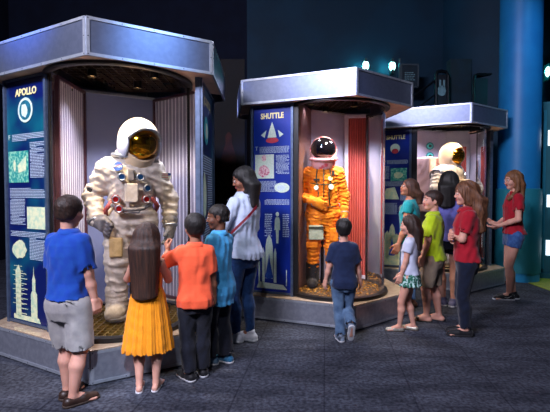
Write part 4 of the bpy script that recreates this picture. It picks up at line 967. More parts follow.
            for s in (-1, 1):
                so = cdef.get('soff', 0.012)
                Cf = Field((-0.40 * H, -0.30 * H, hem - 0.01), (0.40 * H, 0.42 * H, shz + 0.05 * H), wvox) if slv > 0 else Main
                if slv > 0:
                    a0, a1 = SH[s] * V3(.90, 1, 1), EL[s]
                    if slv <= 1:
                        e = a0 + (a1 - a0) * slv; Cf.cap(a0, e + unit(a1 - a0) * 0.03, 0.0315 * b + so, 0.0265 * b + so * 1.25, 0.03)
                        d = unit(a1 - a0)
                        hin = cdef.get('hollow', 0.006)
                        def cut(X, Y, Z, e=e, d=d):
                            pl_ = (X - e[0]) * d[0] + (Y - e[1]) * d[1] + (Z - e[2]) * d[2]
                            q = np.sqrt(np.maximum((X - e[0]) ** 2 + (Y - e[1]) ** 2 + (Z - e[2]) ** 2 - pl_ ** 2, 0)) - 0.075 * H
                            return np.maximum(-pl_, q)
                        Cf.add(cut, e - 0.1 * H, e + 0.1 * H, 0, 's')
                        Cf.cap(e - d * 0.012, e + d * 0.03, 0.0265 * b + so * 1.25 - hin, 0.0275 * b + so * 1.25 - hin, 0, 's')
                    else:
                        Cf.cap(a0, a1, 0.0315 * b + so, 0.0265 * b + so, 0.03); fr = slv - 1; e = a1 + (WR[s] - a1) * fr
                        Cf.cap(a1, e, 0.026 * b + so, 0.0185 * b + so * .9, 0.012)
                        d = unit(WR[s] - a1)
                        def cut(X, Y, Z, e=e, d=d):
                            pl_ = (X - e[0]) * d[0] + (Y - e[1]) * d[1] + (Z - e[2]) * d[2]
                            q = np.sqrt(np.maximum((X - e[0]) ** 2 + (Y - e[1]) ** 2 + (Z - e[2]) ** 2 - pl_ ** 2, 0)) - 0.04 * H
                            return np.maximum(-pl_, q)
                        Cf.add(cut, e - 0.07 * H, e + 0.07 * H, 0, 's')
                else:
                    a0 = SH[s]
                    if cdef.get('straps', True): Cf.cap(sh(V3(s * sw * .5, -pd[7] * .9, shz - .05 * H)), sh(V3(s * sw * .55, 0, shz + .012 * H)), 0.016 * H, 0.016 * H, .01)
                    def cut(X, Y, Z, a0=a0): return np.sqrt((X - a0[0] * 1.12) ** 2 + (Y - a0[1]) ** 2 * .6 + (Z - a0[2] + .01 * H) ** 2) - 0.048 * H
                    Cf.add(cut, a0 - .1 * H, a0 + .1 * H, 0.01, 's')
                if Cf is not Main:
                    kk = .022; h_ = np.maximum(kk - np.abs(Main.D - Cf.D), 0) / kk; Main.D = np.minimum(Main.D, Cf.D) - h_ * h_ * kk * .25
            Cf = Main
            # neck opening
            nr = cdef.get('neckr', 0.036) * H
            Cf.cap(neckb + V3(0, 0.006 * H, nz * H - .0), neckb + V3(0, .02 * H, .10 * H), nr, nr * 1.25, 0.004, 's')
            # hem hollow and cut
            rag = cdef.get('rag', 0.0); dip = cdef.get('dip', 0.0)
            Cf.clip(lambda X, Y, Z: hem + rag * np.sin(np.arctan2(Y, X) * 14) + dip * (np.cos(np.arctan2(Y, X) * 2) * .5 + .5) * 1.0 - Z)
            if kd == 'dress':
                wz = cdef['waist'] * H; np_ = cdef.get('pleats', 17)
                def pleat(X, Y, Z):
                    a = np.arctan2(Y, X); u = np.clip((wz - Z) / (wz - hem), 0, 1)
                    return -(0.002 + 0.0045 * u) * np.sin(a * np_ + 1.1 * np.sin(a * 3) + u) * (Z < wz + .01) - 0.003 * np.sin(a * 41 + 2 * u) * (Z < wz)
                Cf.disp(pleat)
                hr_ = cdef['cone'][1] - 0.026
                Cf.ell((0, 0, hem), (hr_, hr_ * .8, .04), 0, 's')
                Cf.disp(noise_fn(sd, 0.09, 0.0014, 5))
            else:
                Cf.disp(noise_fn(sd, cdef.get('fs', 0.085), cdef.get('fold', 0.0032), 6, (1, 1, .55)))
                Cf.ell((0, 0, hem - .01), (float(np.interp(hem, pz, pw)) + off + flare[1][0] - .008, float(np.interp(hem, pz, pd)) + off + flare[1][0] - .008, .04), 0, 's')
            o = np_mesh(cdef.get('name', 'shirt'), [Cf.mesh()], mt, root, cdef.get('midx'))
            if cdef.get('collar'):
                f = MB(); rings = []; n = 28
                for (rr, z, g) in ((nr * .98, -.012, 0), (nr * 1.02, .030, 0), (nr * 1.12, .038, 0), (nr * 1.62, .004, 1), (nr * 1.56, -.004, 1)):
                    rings.append([(neckb[0] + rr * 1.02 * math.sin(2 * PI * i / n), neckb[1] + .008 * H + rr * math.cos(2 * PI * i / n) * (1.05 if not g else 1.0),
                                   neckb[2] + (z + .004 - .016 * max(0, math.cos(2 * PI * i / n)) ** 2) * H / 1.3) for i in range(n)])
                f.loft(rings, cap=False); c_ = f.build('collar', cdef.get('cmat', mt), o, smooth=True)
                md = c_.modifiers.new('th', 'SOLIDIFY'); md.thickness = .003
        elif kd in ('trousers', 'shorts', 'skirt'):
            off = cdef.get('off', 0.008); top = cdef.get('top', hipz / H + 0.055) * H; L = cdef.get('len', 0.96); lo_ = cdef.get('loose', 0.0)
            minz = min(FT[-1][2], FT[1][2]) - .03 if L > .6 else hipz - 0.30 * H
            Cf = Field((-0.24 * H, -0.30 * H, max(minz, 0.0)), (0.24 * H, 0.24 * H, top + .01), 0.006)
            if kd == 'skirt':
                z1 = cdef['hem'] * H
                flare = ([z1, hipz - .02 * H, top], [cdef.get('fl', .03), .012, .002]); torso(Cf, off, flare, zlo=z1, zhi=top, k=0)
                # the profile narrows below the hips: keep the skirt full there
                W_ = float(np.interp(hipz - .03 * H, pz, pw)) + off + .008; D_ = float(np.interp(hipz - .03 * H, pz, pd)) + off + .008; fl_ = cdef.get('fl', .03)
                def cone(X, Y, Z):
                    u = np.clip((hipz - Z) / (hipz - z1), 0, 1); w = W_ + fl_ * u; d = D_ + fl_ * u
                    return np.maximum(np.maximum((np.sqrt((X / w) ** 2 + (Y / d) ** 2) - 1) * d, Z - hipz), z1 - Z)
                Cf.add(cone, (-W_ - fl_, -W_ - fl_, z1), (W_ + fl_, W_ + fl_, hipz), .01)
                Cf.disp(lambda X, Y, Z: -.005 * np.clip((top - Z) / (top - z1), 0, 1) * np.sin(np.arctan2(Y, X) * 16))
                Cf.ell((0, 0, z1 - .01), (W_ + fl_ - .012, D_ + fl_ - .012, .05), 0, 's')
            else:
                torso(Cf, off, None, zlo=hipz - 0.075 * H, zhi=top, k=0.01); Main = Cf
                for s in (-1, 1):
                    Cf = Field((-0.24 * H, -0.30 * H, max(minz, 0.0)), (0.24 * H, 0.24 * H, top + .01), 0.006)
                    if L > .6:
                        A_, K_, T_ = HP[s], KN[s], FT[s] + (KN[s] - FT[s]) * (1 - L) * 1.0
                        Cf.cap(A_, K_, 0.051 * b + off, 0.033 * b + off * 1.2 + lo_, 0.03); cp_ = KN[s] * .68 + FT[s] * .32 + V3(0, -0.008 * H, 0); Cf.cap(K_, cp_, 0.0325 * b + off + lo_, 0.0345 * b + off + lo_, 0.01); Cf.cap(cp_, T_, 0.0345 * b + off + lo_, cdef.get('cuff', 0.025) * b + off + lo_, 0.015)
                        d = unit(T_ - K_)
                        def cut(X, Y, Z, e=T_, d=d):
                            pl_ = (X - e[0]) * d[0] + (Y - e[1]) * d[1] + (Z - e[2]) * d[2]
                            q = np.sqrt(np.maximum((X - e[0]) ** 2 + (Y - e[1]) ** 2 + (Z - e[2]) ** 2 - pl_ ** 2, 0)) - 0.05 * H
                            return np.maximum(-pl_, q)
                        Cf.add(cut, T_ - .08 * H, T_ + .08 * H, 0, 's')
                        rc = cdef.get('cuff', 0.025) * b + off + lo_ - .006
                        Cf.cap(T_ - d * .01, T_ + d * .03, rc, rc, 0, 's')
                    else:
                        e = HP[s] + (KN[s] - HP[s]) * L * 2; d = unit(KN[s] - HP[s]); r1 = cdef.get('r', 0.046) * b + off
                        Cf.cap(HP[s] + V3(s * .004, 0, 0), e + d * .02, 0.053 * b + off, r1, 0.025)
                        def cut(X, Y, Z, e=e, d=d, s=s):
                            pl_ = (X - e[0]) * d[0] + (Y - e[1]) * d[1] + (Z - e[2]) * d[2]
                            q = np.sqrt(np.maximum((X - e[0]) ** 2 + (Y - e[1]) ** 2 + (Z - e[2]) ** 2 - pl_ ** 2, 0)) - 0.09 * H
                            return np.maximum(-pl_, q)
                        Cf.add(cut, e - .1 * H, e + .1 * H, 0, 's'); Cf.cap(e - d * .012, e + d * .04, r1 - .007, r1 - .006, 0, 's')
                    kk = .018; h_ = np.maximum(kk - np.abs(Main.D - Cf.D), 0) / kk; Main.D = np.minimum(Main.D, Cf.D) - h_ * h_ * kk * .25
                Cf = Main
                Cf.disp(noise_fn(sd + 3, cdef.get('fs', 0.08), cdef.get('fold', 0.0020), 6, (.9, .9, .7)))
            o = np_mesh(cdef.get('name', 'trousers'), [Cf.mesh()], mt, root, cdef.get('midx'))
            for px_ in cdef.get('pockets', ()):
                f = MB(); z_ = hipz - .005 * H; w_ = .028 * H; y_ = -(float(np.interp(z_, pz, pd)) + off + .011)
                for q in ((px_ * hw - w_ * 1, z_ + .035 * H, w_ * 2, .006), ): f.box((q[0] + w_, y_ + .012 * abs(px_), q[1]), (q[2], .006, q[3]))
                f.sphere((px_ * hw, y_ - .002, z_ + .024 * H), (.007, .004, .007), 10, 6); f.build('pocket', cdef.get('pmat', mt), o, bevel=.001)
    # ---------------- shoes
    if shoes:
        for s in (-1, 1):
            base, d, up = toe_heel(s); side = np.cross(d, up); k_ = shoes['kind']; dz = 0.004
            base = base + up * dz
            c = base + d * .04 * H; Sf = Field(c - V3(1, 1, 1) * .13 * H, c + V3(1, 1, 1) * .13 * H, .0045)
            def planes(lo_, hi_=None):
                def fn(X, Y, Z):
                    h_ = (X - base[0]) * up[0] + (Y - base[1]) * up[1] + (Z - base[2]) * up[2]; r_ = lo_ * H - h_
                    return np.maximum(r_, h_ - hi_ * H) if hi_ is not None else r_
                return fn
            sq = None
            if k_ in ('sneaker', 'loafer'):
                Sf.cap(base - d * .020 * H + up * .018 * H, base + d * .045 * H + up * .016 * H, .026 * b, .027 * b, .01); Sf.cap(base + d * .045 * H + up * .016 * H, base + d * .098 * H + up * .010 * H, .027 * b, .021 * b, .01)
                if k_ == 'sneaker': Sf.cap(base + up * .02 * H, base + up * .046 * H - d * .004 * H, .024 * b, .0245 * b, .012)
                Sf.cap(FT[s] + up * .006 * H, FT[s] + up * .05 * H, .0205 * b, .0225 * b, 0, 's')
                Sf.clip(planes(.007)); 
                if k_ == 'loafer': Sf.clip(planes(.007, .042))
                up_o = np_mesh('shoe', [Sf.mesh()], shoes['mat'], root)
                S2 = Field(c - V3(1, 1, 1) * .13 * H, c + V3(1, 1, 1) * .13 * H, .004)
                S2.cap(base - d * .020 * H + up * .010 * H, base + d * .045 * H + up * .010 * H, .028 * b, .0285 * b, .01); S2.cap(base + d * .045 * H + up * .01 * H, base + d * .10 * H + up * .01 * H, .0285 * b, .022 * b, .01)
                S2.clip(planes(-.0025, .0095)); np_mesh('sole', [S2.mesh()], shoes['sole'], up_o)
                if shoes.get('laces'):
                    f = MB()
                    for i in range(4):
                        q = base + d * (.035 + .011 * i) * H + up * (.0435 - .0035 * i) * H; f.tube([q - side * .012 * H, q + up * .003, q + side * .012 * H], .0022, 6)
                    f.build('laces', shoes['laces'], up_o, smooth=True)
                if shoes.get('mark'):
                    f = MB(); q = base + up * .028 * H
                    for sg in (-1, 1):
                        o_ = side * sg * .0275 * b
                        f.tube([q + o_ * .97 - d * .01 * H + up * .006 * H, q + o_ * 1.0 + d * .02 * H - up * .010 * H, q + o_ * .99 + d * .045 * H - up * .004 * H], [.0015, .0035, .0015], 6)
                    f.build('stripe', shoes['mark'], up_o, smooth=True)
            else:   # sandal / flat shoe
                S2 = Sf
                S2.cap(base - d * .022 * H + up * .006 * H, base + d * .045 * H + up * .006 * H, .0225 * b, .024 * b, .01); S2.cap(base + d * .045 * H + up * .006 * H, base + d * .103 * H + up * .006 * H, .024 * b, .020 * b, .01)
                S2.clip(planes(-.004, .0045)); so = np_mesh('shoe', [S2.mesh()], shoes['sole'], root)
                S3 = Field(c - V3(1, 1, 1) * .13 * H, c + V3(1, 1, 1) * .13 * H, .004)
                if k_ == 'flat':
                    S3.cap(base - d * .020 * H + up * .014 * H, base + d * .045 * H + up * .012 * H, .0225 * b, .0235 * b, .01); S3.cap(base + d * .045 * H + up * .012 * H, base + d * .10 * H + up * .009 * H, .0235 * b, .0185 * b, .01)
                    S3.cap(base - d * .004 * H + up * .04 * H, base + d * .055 * H + up * .042 * H, .019 * b, .020 * b, .006, 's'); S3.clip(planes(.002, .030))
                else:
                    S3.cap(base + d * .045 * H + up * .014 * H, base + d * .092 * H + up * .010 * H, .0245 * b, .0215 * b, .01)
                    def strap(X, Y, Z):
                        u = ((X - base[0]) * d[0] + (Y - base[1]) * d[1] + (Z - base[2]) * d[2]) / H
                        return (np.abs(u - .068) - .013) * H
                    S3.clip(strap); S3.clip(planes(.002))
                np_mesh('strap', [S3.mesh()], shoes['mat'], so)
    if extra: extra('post', None, locals())
    return root
# ================================================================ SPACE SUITS ON DISPLAY
def suit_cloth(name, a, b, bump=.004): return mat(name, a, .75, col2=b, scale=18, bump=bump, bscale=38, sheen=.1, spec=.3)
s_white = suit_cloth('suit_white', '#c2b6a8', '#b0a394'); s_orange = suit_cloth('suit_orange', '#ee8a12', '#dc7208'); s_grey = suit_cloth('suit_grey', '#5a5658', '#77706c')
s_tan = suit_cloth('suit_tan', '#b89a68', '#a08454'); s_dark = suit_cloth('suit_dark', '#1c1a1c', '#2a2628', .002)
s_shell = mat('helmet_shell', '#d8bc98', .35, col2='#cfb28c', scale=6, coat=.4); s_shield = mat('helmet_shield', '#b9bccb', .3, col2='#adb0c0', scale=6)
s_gold = mat('visor_gold', '#d09420', .12, metal=1.0, col2='#b87e18', scale=3); s_rim = mat('ring_silver', '#b4b8be', .3, metal=.8, col2='#9ca0a8', scale=30)
s_blackv = mat('visor_black', '#08080c', .08, col2='#0c0a10', scale=4, coat=.6); s_pinkrim = mat('helmet_pink_white', '#d8a8ac', .4, col2='#c8505c', scale=16, lo=.52, hi=.6)
s_redc = mat('connector_red', '#b81818', .3, metal=.5, col2='#a01414', scale=30); s_bluec = mat('connector_blue', '#1c4c7c', .3, metal=.5, col2='#24588a', scale=30)
s_hose = mat('hose_pinkish', '#9c4440', .5, col2='#8c3a38', scale=30); s_patch = mat('patch_blue', '#14408c', .6, col2='#1a4894', scale=60); s_green = suit_cloth('pouch_green', '#b4bca0', '#9aa488', .001)
s_strap = mat('harness_dark', '#2c3020', .7, col2='#3a3c2a', scale=60)

def patch(par, c, nrm, r, m, letters=None, sz=.03, name='round_patch', swoosh=False):
    nrm = Vector(nrm).normalized(); x = nrm.cross(Vector((0, 0, 1))) * -1; x = Vector((0, 0, 1)).cross(nrm).normalized(); y = nrm.cross(x).normalized()
    f = MB(); n = 24; c = Vector(c); q = [c + x * r * math.cos(2 * PI * i / n) + y * r * math.sin(2 * PI * i / n) for i in range(n)]
    f.loft([[p - nrm * .012 for p in q], [p + nrm * .003 for p in q]]); o = f.build(name, m, par)
    if letters:
        M = Matrix((x, -nrm, y)).transposed().to_4x4(); M.translation = c + nrm * .0045
        text_mesh('lettering', letters, sz, m_white, o, M, .0008, bold=.0012)
    if swoosh:
        f = MB(); f.tube([c + nrm * .006 + x * (-r * .9) + y * (-r * .35), c + nrm * .007 + x * (-r * .1) + y * (r * .1), c + nrm * .006 + x * r * .85 + y * r * .5], [.001, .003, .001], 6); f.build('red_chevron', m_redp, o, smooth=True)
    return o
def ring(par, name, c, axis, R, r, m, n=36):
    axis = Vector(axis).normalized(); a = axis.orthogonal().normalized(); b = axis.cross(a); f = MB(); rings = []
    for i in range(n):
        t = 2 * PI * i / n; d = a * math.cos(t) + b * math.sin(t); rings.append([Vector(c) + d * (R + r * math.cos(2 * PI * j / 8)) + axis * r * math.sin(2 * PI * j / 8) for j in range(8)])
    f.loft(rings, closed=True); return f.build(name, m, par, smooth=True)
def cyl(par, name, c, axis, r, h, m, n=24):
    axis = Vector(axis).normalized(); c = Vector(c); a = axis.orthogonal().normalized(); b = axis.cross(a); f = MB()
    q = lambda rr, s: [c + axis * s + a * rr * math.cos(2 * PI * i / n) + b * rr * math.sin(2 * PI * i / n) for i in range(n)]
    f.loft([q(r, -h / 2), q(r, h * .35), q(r * .88, h / 2)]); return f.build(name, m, par, smooth='auto')
def rings_disp(A, B, pitch, amp, R):
    """folds wrapping a limb from A to B"""
    A, B = np.array(A, float), np.array(B, float); ab = B - A; L = np.linalg.norm(ab); u = ab / L
    def fn(X, Y, Z):
        t = (X - A[0]) * u[0] + (Y - A[1]) * u[1] + (Z - A[2]) * u[2]
        q = np.sqrt(np.maximum((X - A[0]) ** 2 + (Y - A[1]) ** 2 + (Z - A[2]) ** 2 - t * t, 0)); w = np.clip((R - q) / .03, 0, 1) * np.clip(t / .04, 0, 1) * np.clip((L - t) / .04, 0, 1)
        wob = .35 * np.sin(X * 31 + Y * 17) + .3 * np.sin(Y * 43 - X * 21)
        return w * amp * np.abs(np.sin(PI * t / pitch + wob)) 
    return fn
def glove(par, w, h, n, t, hl, r, m, curl=.6):
    w, h, n, t = V3(*w), unit(h), unit(n), unit(t); G = Field(w - 1.3 * hl, w + 1.3 * hl, .005)
    G.cap(w - h * .25 * hl, w + h * .1 * hl, r * 1.25, r, .01)
    for q in (-.2, 0, .2): G.cap(w + h * .05 * hl + t * q * hl * .6, w + h * .5 * hl + t * q * hl, .17 * hl, .14 * hl, .03)
    for i, q in enumerate((.25, .085, -.085, -.24)):
        p = w + h * .5 * hl + t * q * hl; ang = 0
        for j in range(3):
            ang += curl * (1 + .1 * i); p2 = p + (h * math.cos(ang) + n * math.sin(ang)) * hl * (.21, .16, .13)[j]; G.cap(p, p2, .085 * hl, .078 * hl, .005); p = p2
    p = w + h * .15 * hl + t * .22 * hl; p2 = p + unit(h + t * .9 + n * .6) * .26 * hl; p3 = p2 + unit(h + n * .9) * .2 * hl; G.cap(p, p2, .11 * hl, .09 * hl, .02); G.cap(p2, p3, .09 * hl, .075 * hl, .005)
    return np_mesh('glove', [G.mesh()], m, par)
def turn(o, piv, yaw, pitch, off):
    M = Matrix.Translation(Vector(piv) + Vector(off)) @ Matrix.Rotation(math.radians(yaw), 4, 'Z') @ Matrix.Rotation(math.radians(pitch), 4, 'X') @ Matrix.Translation(-Vector(piv))
    o.data.transform(M)
    for c in o.children: c.data.transform(M)
def suit(loc, yaw, style, label):
    root = empty('space_suit', loc, math.radians(yaw), label, 'space suit')
    st = style
    if st == 'moon':
        R_ = Field((-.50, -.26, 0.0), (.50, .34, 1.50), .009)
        R_.cap((0, 0, .86), (0, -.01, 1.22), .165, .185, .04, sq=(.90, 1.12, 1)); R_.cap((-.13, -.01, 1.30), (.13, -.01, 1.30), .125, .125, .06); R_.cap((0, 0, 1.28), (0, .01, 1.44), .15, .12, .05)
        A = {1: [(.20, -.01, 1.30), (.315, -.03, 1.07), (.275, .09, .86)], -1: [(-.20, -.01, 1.30), (-.335, -.02, 1.04), (-.335, .06, .80)]}
        for s in (-1, 1): R_.cap(A[s][0], A[s][1], .105, .088, .05); R_.cap(A[s][1], A[s][2], .088, .062, .02)
        Lg = {1: [(.105, 0, .84), (.125, .03, .50), (.125, 0, .16)], -1: [(-.105, 0, .84), (-.125, .03, .50), (-.13, 0, .16)]}
        for s in (-1, 1): R_.cap(Lg[s][0], Lg[s][1], .135, .112, .05); R_.cap(Lg[s][1], Lg[s][2], .112, .092, .02)
        for s in (-1, 1):
            R_.disp(rings_disp(A[s][0], A[s][1], .095, .007, .14)); R_.disp(rings_disp(A[s][1], A[s][2], .07, .009, .12)); R_.disp(rings_disp(Lg[s][0], Lg[s][1], .11, .009, .17)); R_.disp(rings_disp(Lg[s][1], Lg[s][2], .085, .012, .15))
        R_.disp(noise_fn(4, .075, .0055, 8))
        body = np_mesh('suit_fabric', [R_.mesh()], s_white, root)
        # boots
        for s in (-1, 1):
            b_ = Field((s * .13 - .13, -.16, 0), (s * .13 + .13, .28, .30), .008); b_.cap((s * .13, -.02, .06), (s * .15, .13, .05), .085, .082, .02); b_.cap((s * .13, 0, .10), (s * .13, 0, .22), .10, .102, .03)
            b_.disp(rings_disp((s * .13, 0, .05), (s * .13, 0, .24), .05, .008, .14)); b_.clip(lambda X, Y, Z: .012 - Z); bo = np_mesh('boot', [b_.mesh()], s_white, root)
            f = MB(); f.prism([(s * .13 + x, y) for x, y in ((-.075, -.1), (.075, -.1), (.09, .04), (.085, .16), (.04, .225), (-.04, .225), (-.085, .16), (-.09, .04))], 0, .03); f.build('sole', s_grey, bo, bevel=.006)
        glove(root, A[-1][2], (0.05, .25, -1), (.6, .6, .1), (.4, 1, 0), .20, .055, s_grey, .5); glove(root, A[1][2], (-.45, .8, -.25), (-.6, -.2, -.7), (-.2, .3, 1), .20, .055, s_grey, .7)
        # wrist rings
        for s, c_ in ((-1, s_redc), (1, s_redc)): ring(root, 'wrist_ring', A[s][2], Vector(A[s][2]) - Vector(A[s][1]), .062, .010, s_rim)
        ring(root, 'neck_ring', (0, .01, 1.44), (0, .15, 1), .15, .018, s_rim)
        # helmet assembly
        hc = V3(0, .015, 1.60); H_ = Field(hc - .27, hc + .27, .007); H_.ell(hc, (.178, .19, .205)); H_.cap((0, .0, 1.45), (0, .01, 1.50), .15, .15, .05)
        H_.add(lambda X, Y, Z: np.maximum(np.sqrt((X / .150) ** 2 + ((Z - hc[2] + .025) / .135) ** 2) * .14 - .14, .05 - (Y - hc[1])), hc + V3(-.2, .05, -.2), hc + V3(.2, .25, .2), .01, 's')
        he = np_mesh('helmet', [H_.mesh()], s_shell, root)
        f = MB(); f.sphere(tuple(hc + V3(0, .012, -.02)), (.158, .178, .155), 36, 24); v = f.build('visor', s_gold, he, smooth=True)
        f = MB(); n = 20; rg = []
        for i in range(n + 1):
            a = math.radians(14 + 152 * i / n); c_ = V3(.152 * math.cos(a), .105 + .055 * math.sin(a) * 1.0, .128 * math.sin(a)) + hc + V3(0, 0, -.015); rg.append(c_)
        f.tube(rg, .014, 8); f.build('visor_rim', s_rim, he, smooth=True)
        for s in (-1, 1):
            f = MB(); f.sphere(tuple(hc + V3(s * .150, .02, -.03)), (.034, .105, .125), 24, 16); f.build('side_shield', s_shield, he, smooth=True)
        turn(he, (0, 0, 1.47), 24, -9, (-.055, .03, -.035))
        # chest hardware
        def on(x, z, d=.0):
            return (x, .155 + .045 * math.cos(x * 6) - .035 * abs(z - 1.15) + d, z)
        patch(body, on(.105, 1.325, -.006), (.3, 1, .28), .040, s_patch, 'NASA', .026, swoosh=True, name='agency_patch')
        for (x, z, m_) in ((-.075, 1.235, s_bluec), (.075, 1.235, s_bluec), (-.125, 1.045, s_redc), (.125, 1.045, s_redc), (.10, .965, s_redc), (-.135, 1.14, s_bluec)):
            k = cyl(body, 'connector', on(x, z, .008), (x * 1.2, 1, 0), .034 if m_ is s_bluec else .037, .05, m_); ring(k, 'connector_ring', on(x, z, .034), (x * 1.2, 1, 0), .028, .006, s_rim, 20)
        f = MB(); f.box((0, .205, 1.10), (.11, .03, .16)); f.build('chest_flap', s_white, body, bevel=.008)
        f = MB(); f.box((0, .185, 1.255), (.05, .04, .10)); f.build('control_box', s_grey, body, bevel=.008)
        f = MB(); f.tube([(-.16, .14, 1.0), (-.10, .20, .965), (0, .215, .955), (.10, .20, .965), (.16, .14, 1.0)], .016, 10); f.tube([(-.10, .20, .99), (-.06, .205, .93), (.06, .205, .93), (.10, .20, .99)], .007, 8); f.build('waist_tether', s_grey, body, smooth=True)
        f = MB(); f.tube([(.155, .13, 1.03), (.21, .12, .95), (.20, .02, .86), (.17, -.1, .85)], .02, 10); f.tube([(-.17, .10, 1.06), (-.23, .06, .98), (-.2, -.08, .9)], .018, 10); f.build('hose', s_hose, body, smooth=True)
        f = MB()
        for s in (-1, 1): f.box((s * .13, .135, .63), (.11, .05, .17))
        f.build('thigh_pocket', s_tan, body, bevel=.012)
        patch(body, (.43 * .78, .045, 1.13), (.5, .85, .05), .026, s_dark, name='arm_gauge')
        f = MB(); f.box((-.30, .088, 1.255), (.085, .008, .052)); pf = f.build('flag_patch', m_white, body); 
        f = MB()
        for i in range(3): f.box((-.29, .0935, 1.238 + i * .016), (.06, .003, .006))
        f.build('flag_stripes', m_redp, pf); f = MB(); f.box((-.328, .0935, 1.268), (.028, .003, .022)); f.build('flag_canton', s_patch, pf)
        cyl(root, 'display_stand', (0, -.17, .45), (0, 0, 1), .02, .9, m_rivet)
    elif st == 'orange':
        R_ = Field((-.42, -.24, 0.0), (.42, .34, 1.50), .008)
        R_.cap((0, 0, .86), (0, 0, 1.26), .165, .165, .04, sq=(.88, 1.2, 1)); R_.cap((-.11, -.01, 1.32), (.11, -.01, 1.32), .095, .095, .06); R_.cap((0, 0, 1.3), (0, 0, 1.43), .12, .10, .05)
        A = {1: [(.175, -.01, 1.33), (.265, -.04, 1.08), (.10, .20, 1.00)], -1: [(-.175, -.01, 1.33), (-.25, -.03, 1.07), (-.245, .06, .87)]}
        for s in (-1, 1): R_.cap(A[s][0], A[s][1], .082, .068, .04); R_.cap(A[s][1], A[s][2], .068, .050, .02)
        Lg = {1: [(.09, 0, .84), (.11, .02, .48), (.12, -.02, .14)], -1: [(-.09, 0, .84), (-.10, .02, .48), (-.11, -.02, .14)]}
        for s in (-1, 1): R_.cap(Lg[s][0], Lg[s][1], .112, .086, .05); R_.cap(Lg[s][1], Lg[s][2], .084, .074, .02)
        for s in (-1, 1):
            R_.disp(rings_disp(A[s][0], A[s][1], .05, .010, .11)); R_.disp(rings_disp(A[s][1], A[s][2], .042, .009, .10)); R_.disp(rings_disp(Lg[s][0], Lg[s][1], .06, .010, .14)); R_.disp(rings_disp(Lg[s][1], Lg[s][2], .05, .011, .12))
        R_.disp(noise_fn(9, .06, .0058, 8)); body = np_mesh('suit_fabric', [R_.mesh()], s_orange, root)
        for s in (-1, 1):
            b_ = Field((s * .12 - .12, -.15, 0), (s * .12 + .12, .26, .30), .007); b_.cap((s * .12, -.04, .055), (s * .13, .12, .045), .062, .058, .02); b_.cap((s * .12, -.02, .10), (s * .12, -.02, .24), .082, .084, .02); b_.clip(lambda X, Y, Z: .004 - Z); np_mesh('boot', [b_.mesh()], s_dark, root)
        glove(root, A[1][2], (-.8, .25, -.35), (-.2, -1, 0), (0, .2, 1), .18, .042, s_orange, .5); glove(root, A[-1][2], (0, .2, -1), (1, 0, 0), (0, 1, .1), .18, .042, s_orange, .4)
        for s in (-1, 1): ring(root, 'wrist_ring', A[s][2], Vector(A[s][2]) - Vector(A[s][1]), .048, .009, s_rim)
        ring(root, 'neck_ring', (0, 0, 1.44), (0, .1, 1), .125, .016, s_dark)
        hc = V3(0, .01, 1.60); H_ = Field(hc - .24, hc + .24, .006); H_.ell(hc, (.160, .175, .165)); H_.cap((0, .02, 1.475), (0, .03, 1.50), .145, .145, .03)
        H_.add(lambda X, Y, Z: np.maximum(np.sqrt((X / .150) ** 2 + ((Z - hc[2] - .018) / .132) ** 2) * .12 - .12, .0 - (Y - hc[1])), hc + V3(-.2, .02, -.2), hc + V3(.2, .22, .2), .008, 's')
        he = np_mesh('helmet', [H_.mesh()], s_pinkrim, root)
        f = MB(); f.sphere(tuple(hc + V3(0, .010, .008)), (.152, .172, .152), 32, 20); f.build('visor', s_blackv, he, smooth=True)
        f = MB(); f.tube([(-.15, .05, 1.50), (-.10, .16, 1.485), (0, .195, 1.48), (.10, .16, 1.485), (.15, .05, 1.50)], .020, 10); f.build('lower_bar', s_pinkrim, he, smooth=True)
        ys = lambda x: .152 - .9 * x * x
        f = MB(); f.tube([(-.07, .09, 1.40), (-.085, ys(-.085) - .005, 1.28), (-.06, ys(.06) + .0, 1.1), (-.075, ys(.07), .95)], .007, 8); f.tube([(.07, .09, 1.40), (.085, ys(.085) - .005, 1.28), (.06, ys(.06), 1.1), (.075, ys(.07), .95)], .007, 8)
        f.tube([(-.15, .08, 1.22), (-.06, .15, 1.20), (.06, .15, 1.20), (.15, .08, 1.22)], .006, 8); f.tube([(-.14, .09, .95), (0, .165, .93), (.14, .09, .95)], .009, 8); f.tube([(0, .15, 1.38), (0, .165, 1.2), (0, .165, .95)], .006, 8)
        f.build('harness', s_strap, body, smooth=True)
        patch(body, (-.085, .152, 1.175), (-.2, 1, .1), .030, m_white, name='white_patch'); patch(body, (.085, .150, 1.165), (.2, 1, .1), .026, m_white, name='white_patch'); patch(body, (-.075, .145, 1.27), (-.2, 1, .3), .026, m_yelt, name='yellow_patch')
        f = MB(); f.box((.08, .15, 1.255), (.07, .012, .022)); f.box((-.11, .13, 1.335), (.03, .012, .06)); f.build('name_tag', s_dark, body)
        f = MB(); f.box((.085, .115, .645), (.17, .07, .17)); pk = f.build('leg_pouch', s_green, body, bevel=.014); f = MB(); f.box((.085, .155, .70), (.175, .008, .03)); f.build('pouch_flap', s_strap, pk, bevel=.003)
        f = MB(); f.box((.13, .10, .50), (.14, .05, .07)); f.box((-.12, .09, .62), (.10, .05, .16)); f.build('leg_pocket', s_orange, body, bevel=.012)
        cyl(root, 'display_stand', (0, -.15, .45), (0, 0, 1), .02, .9, m_rivet)
    else:
        R_ = Field((-.55, -.30, .0), (.55, .42, 1.62), .009)
        R_.cap((0, 0, .92), (0, 0, 1.1), .19, .20, .04, sq=(.9, 1.1, 1)); R_.cap((-.12, 0, 1.36), (.12, 0, 1.36), .16, .16, .06); R_.cap((0, .02, 1.12), (0, .02, 1.40), .20, .20, .05, sq=(.85, 1, 1))
        A = {1: [(.23, 0, 1.40), (.36, .03, 1.16), (.27, .20, .98)], -1: [(-.23, 0, 1.40), (-.36, .03, 1.16), (-.27, .20, .98)]}
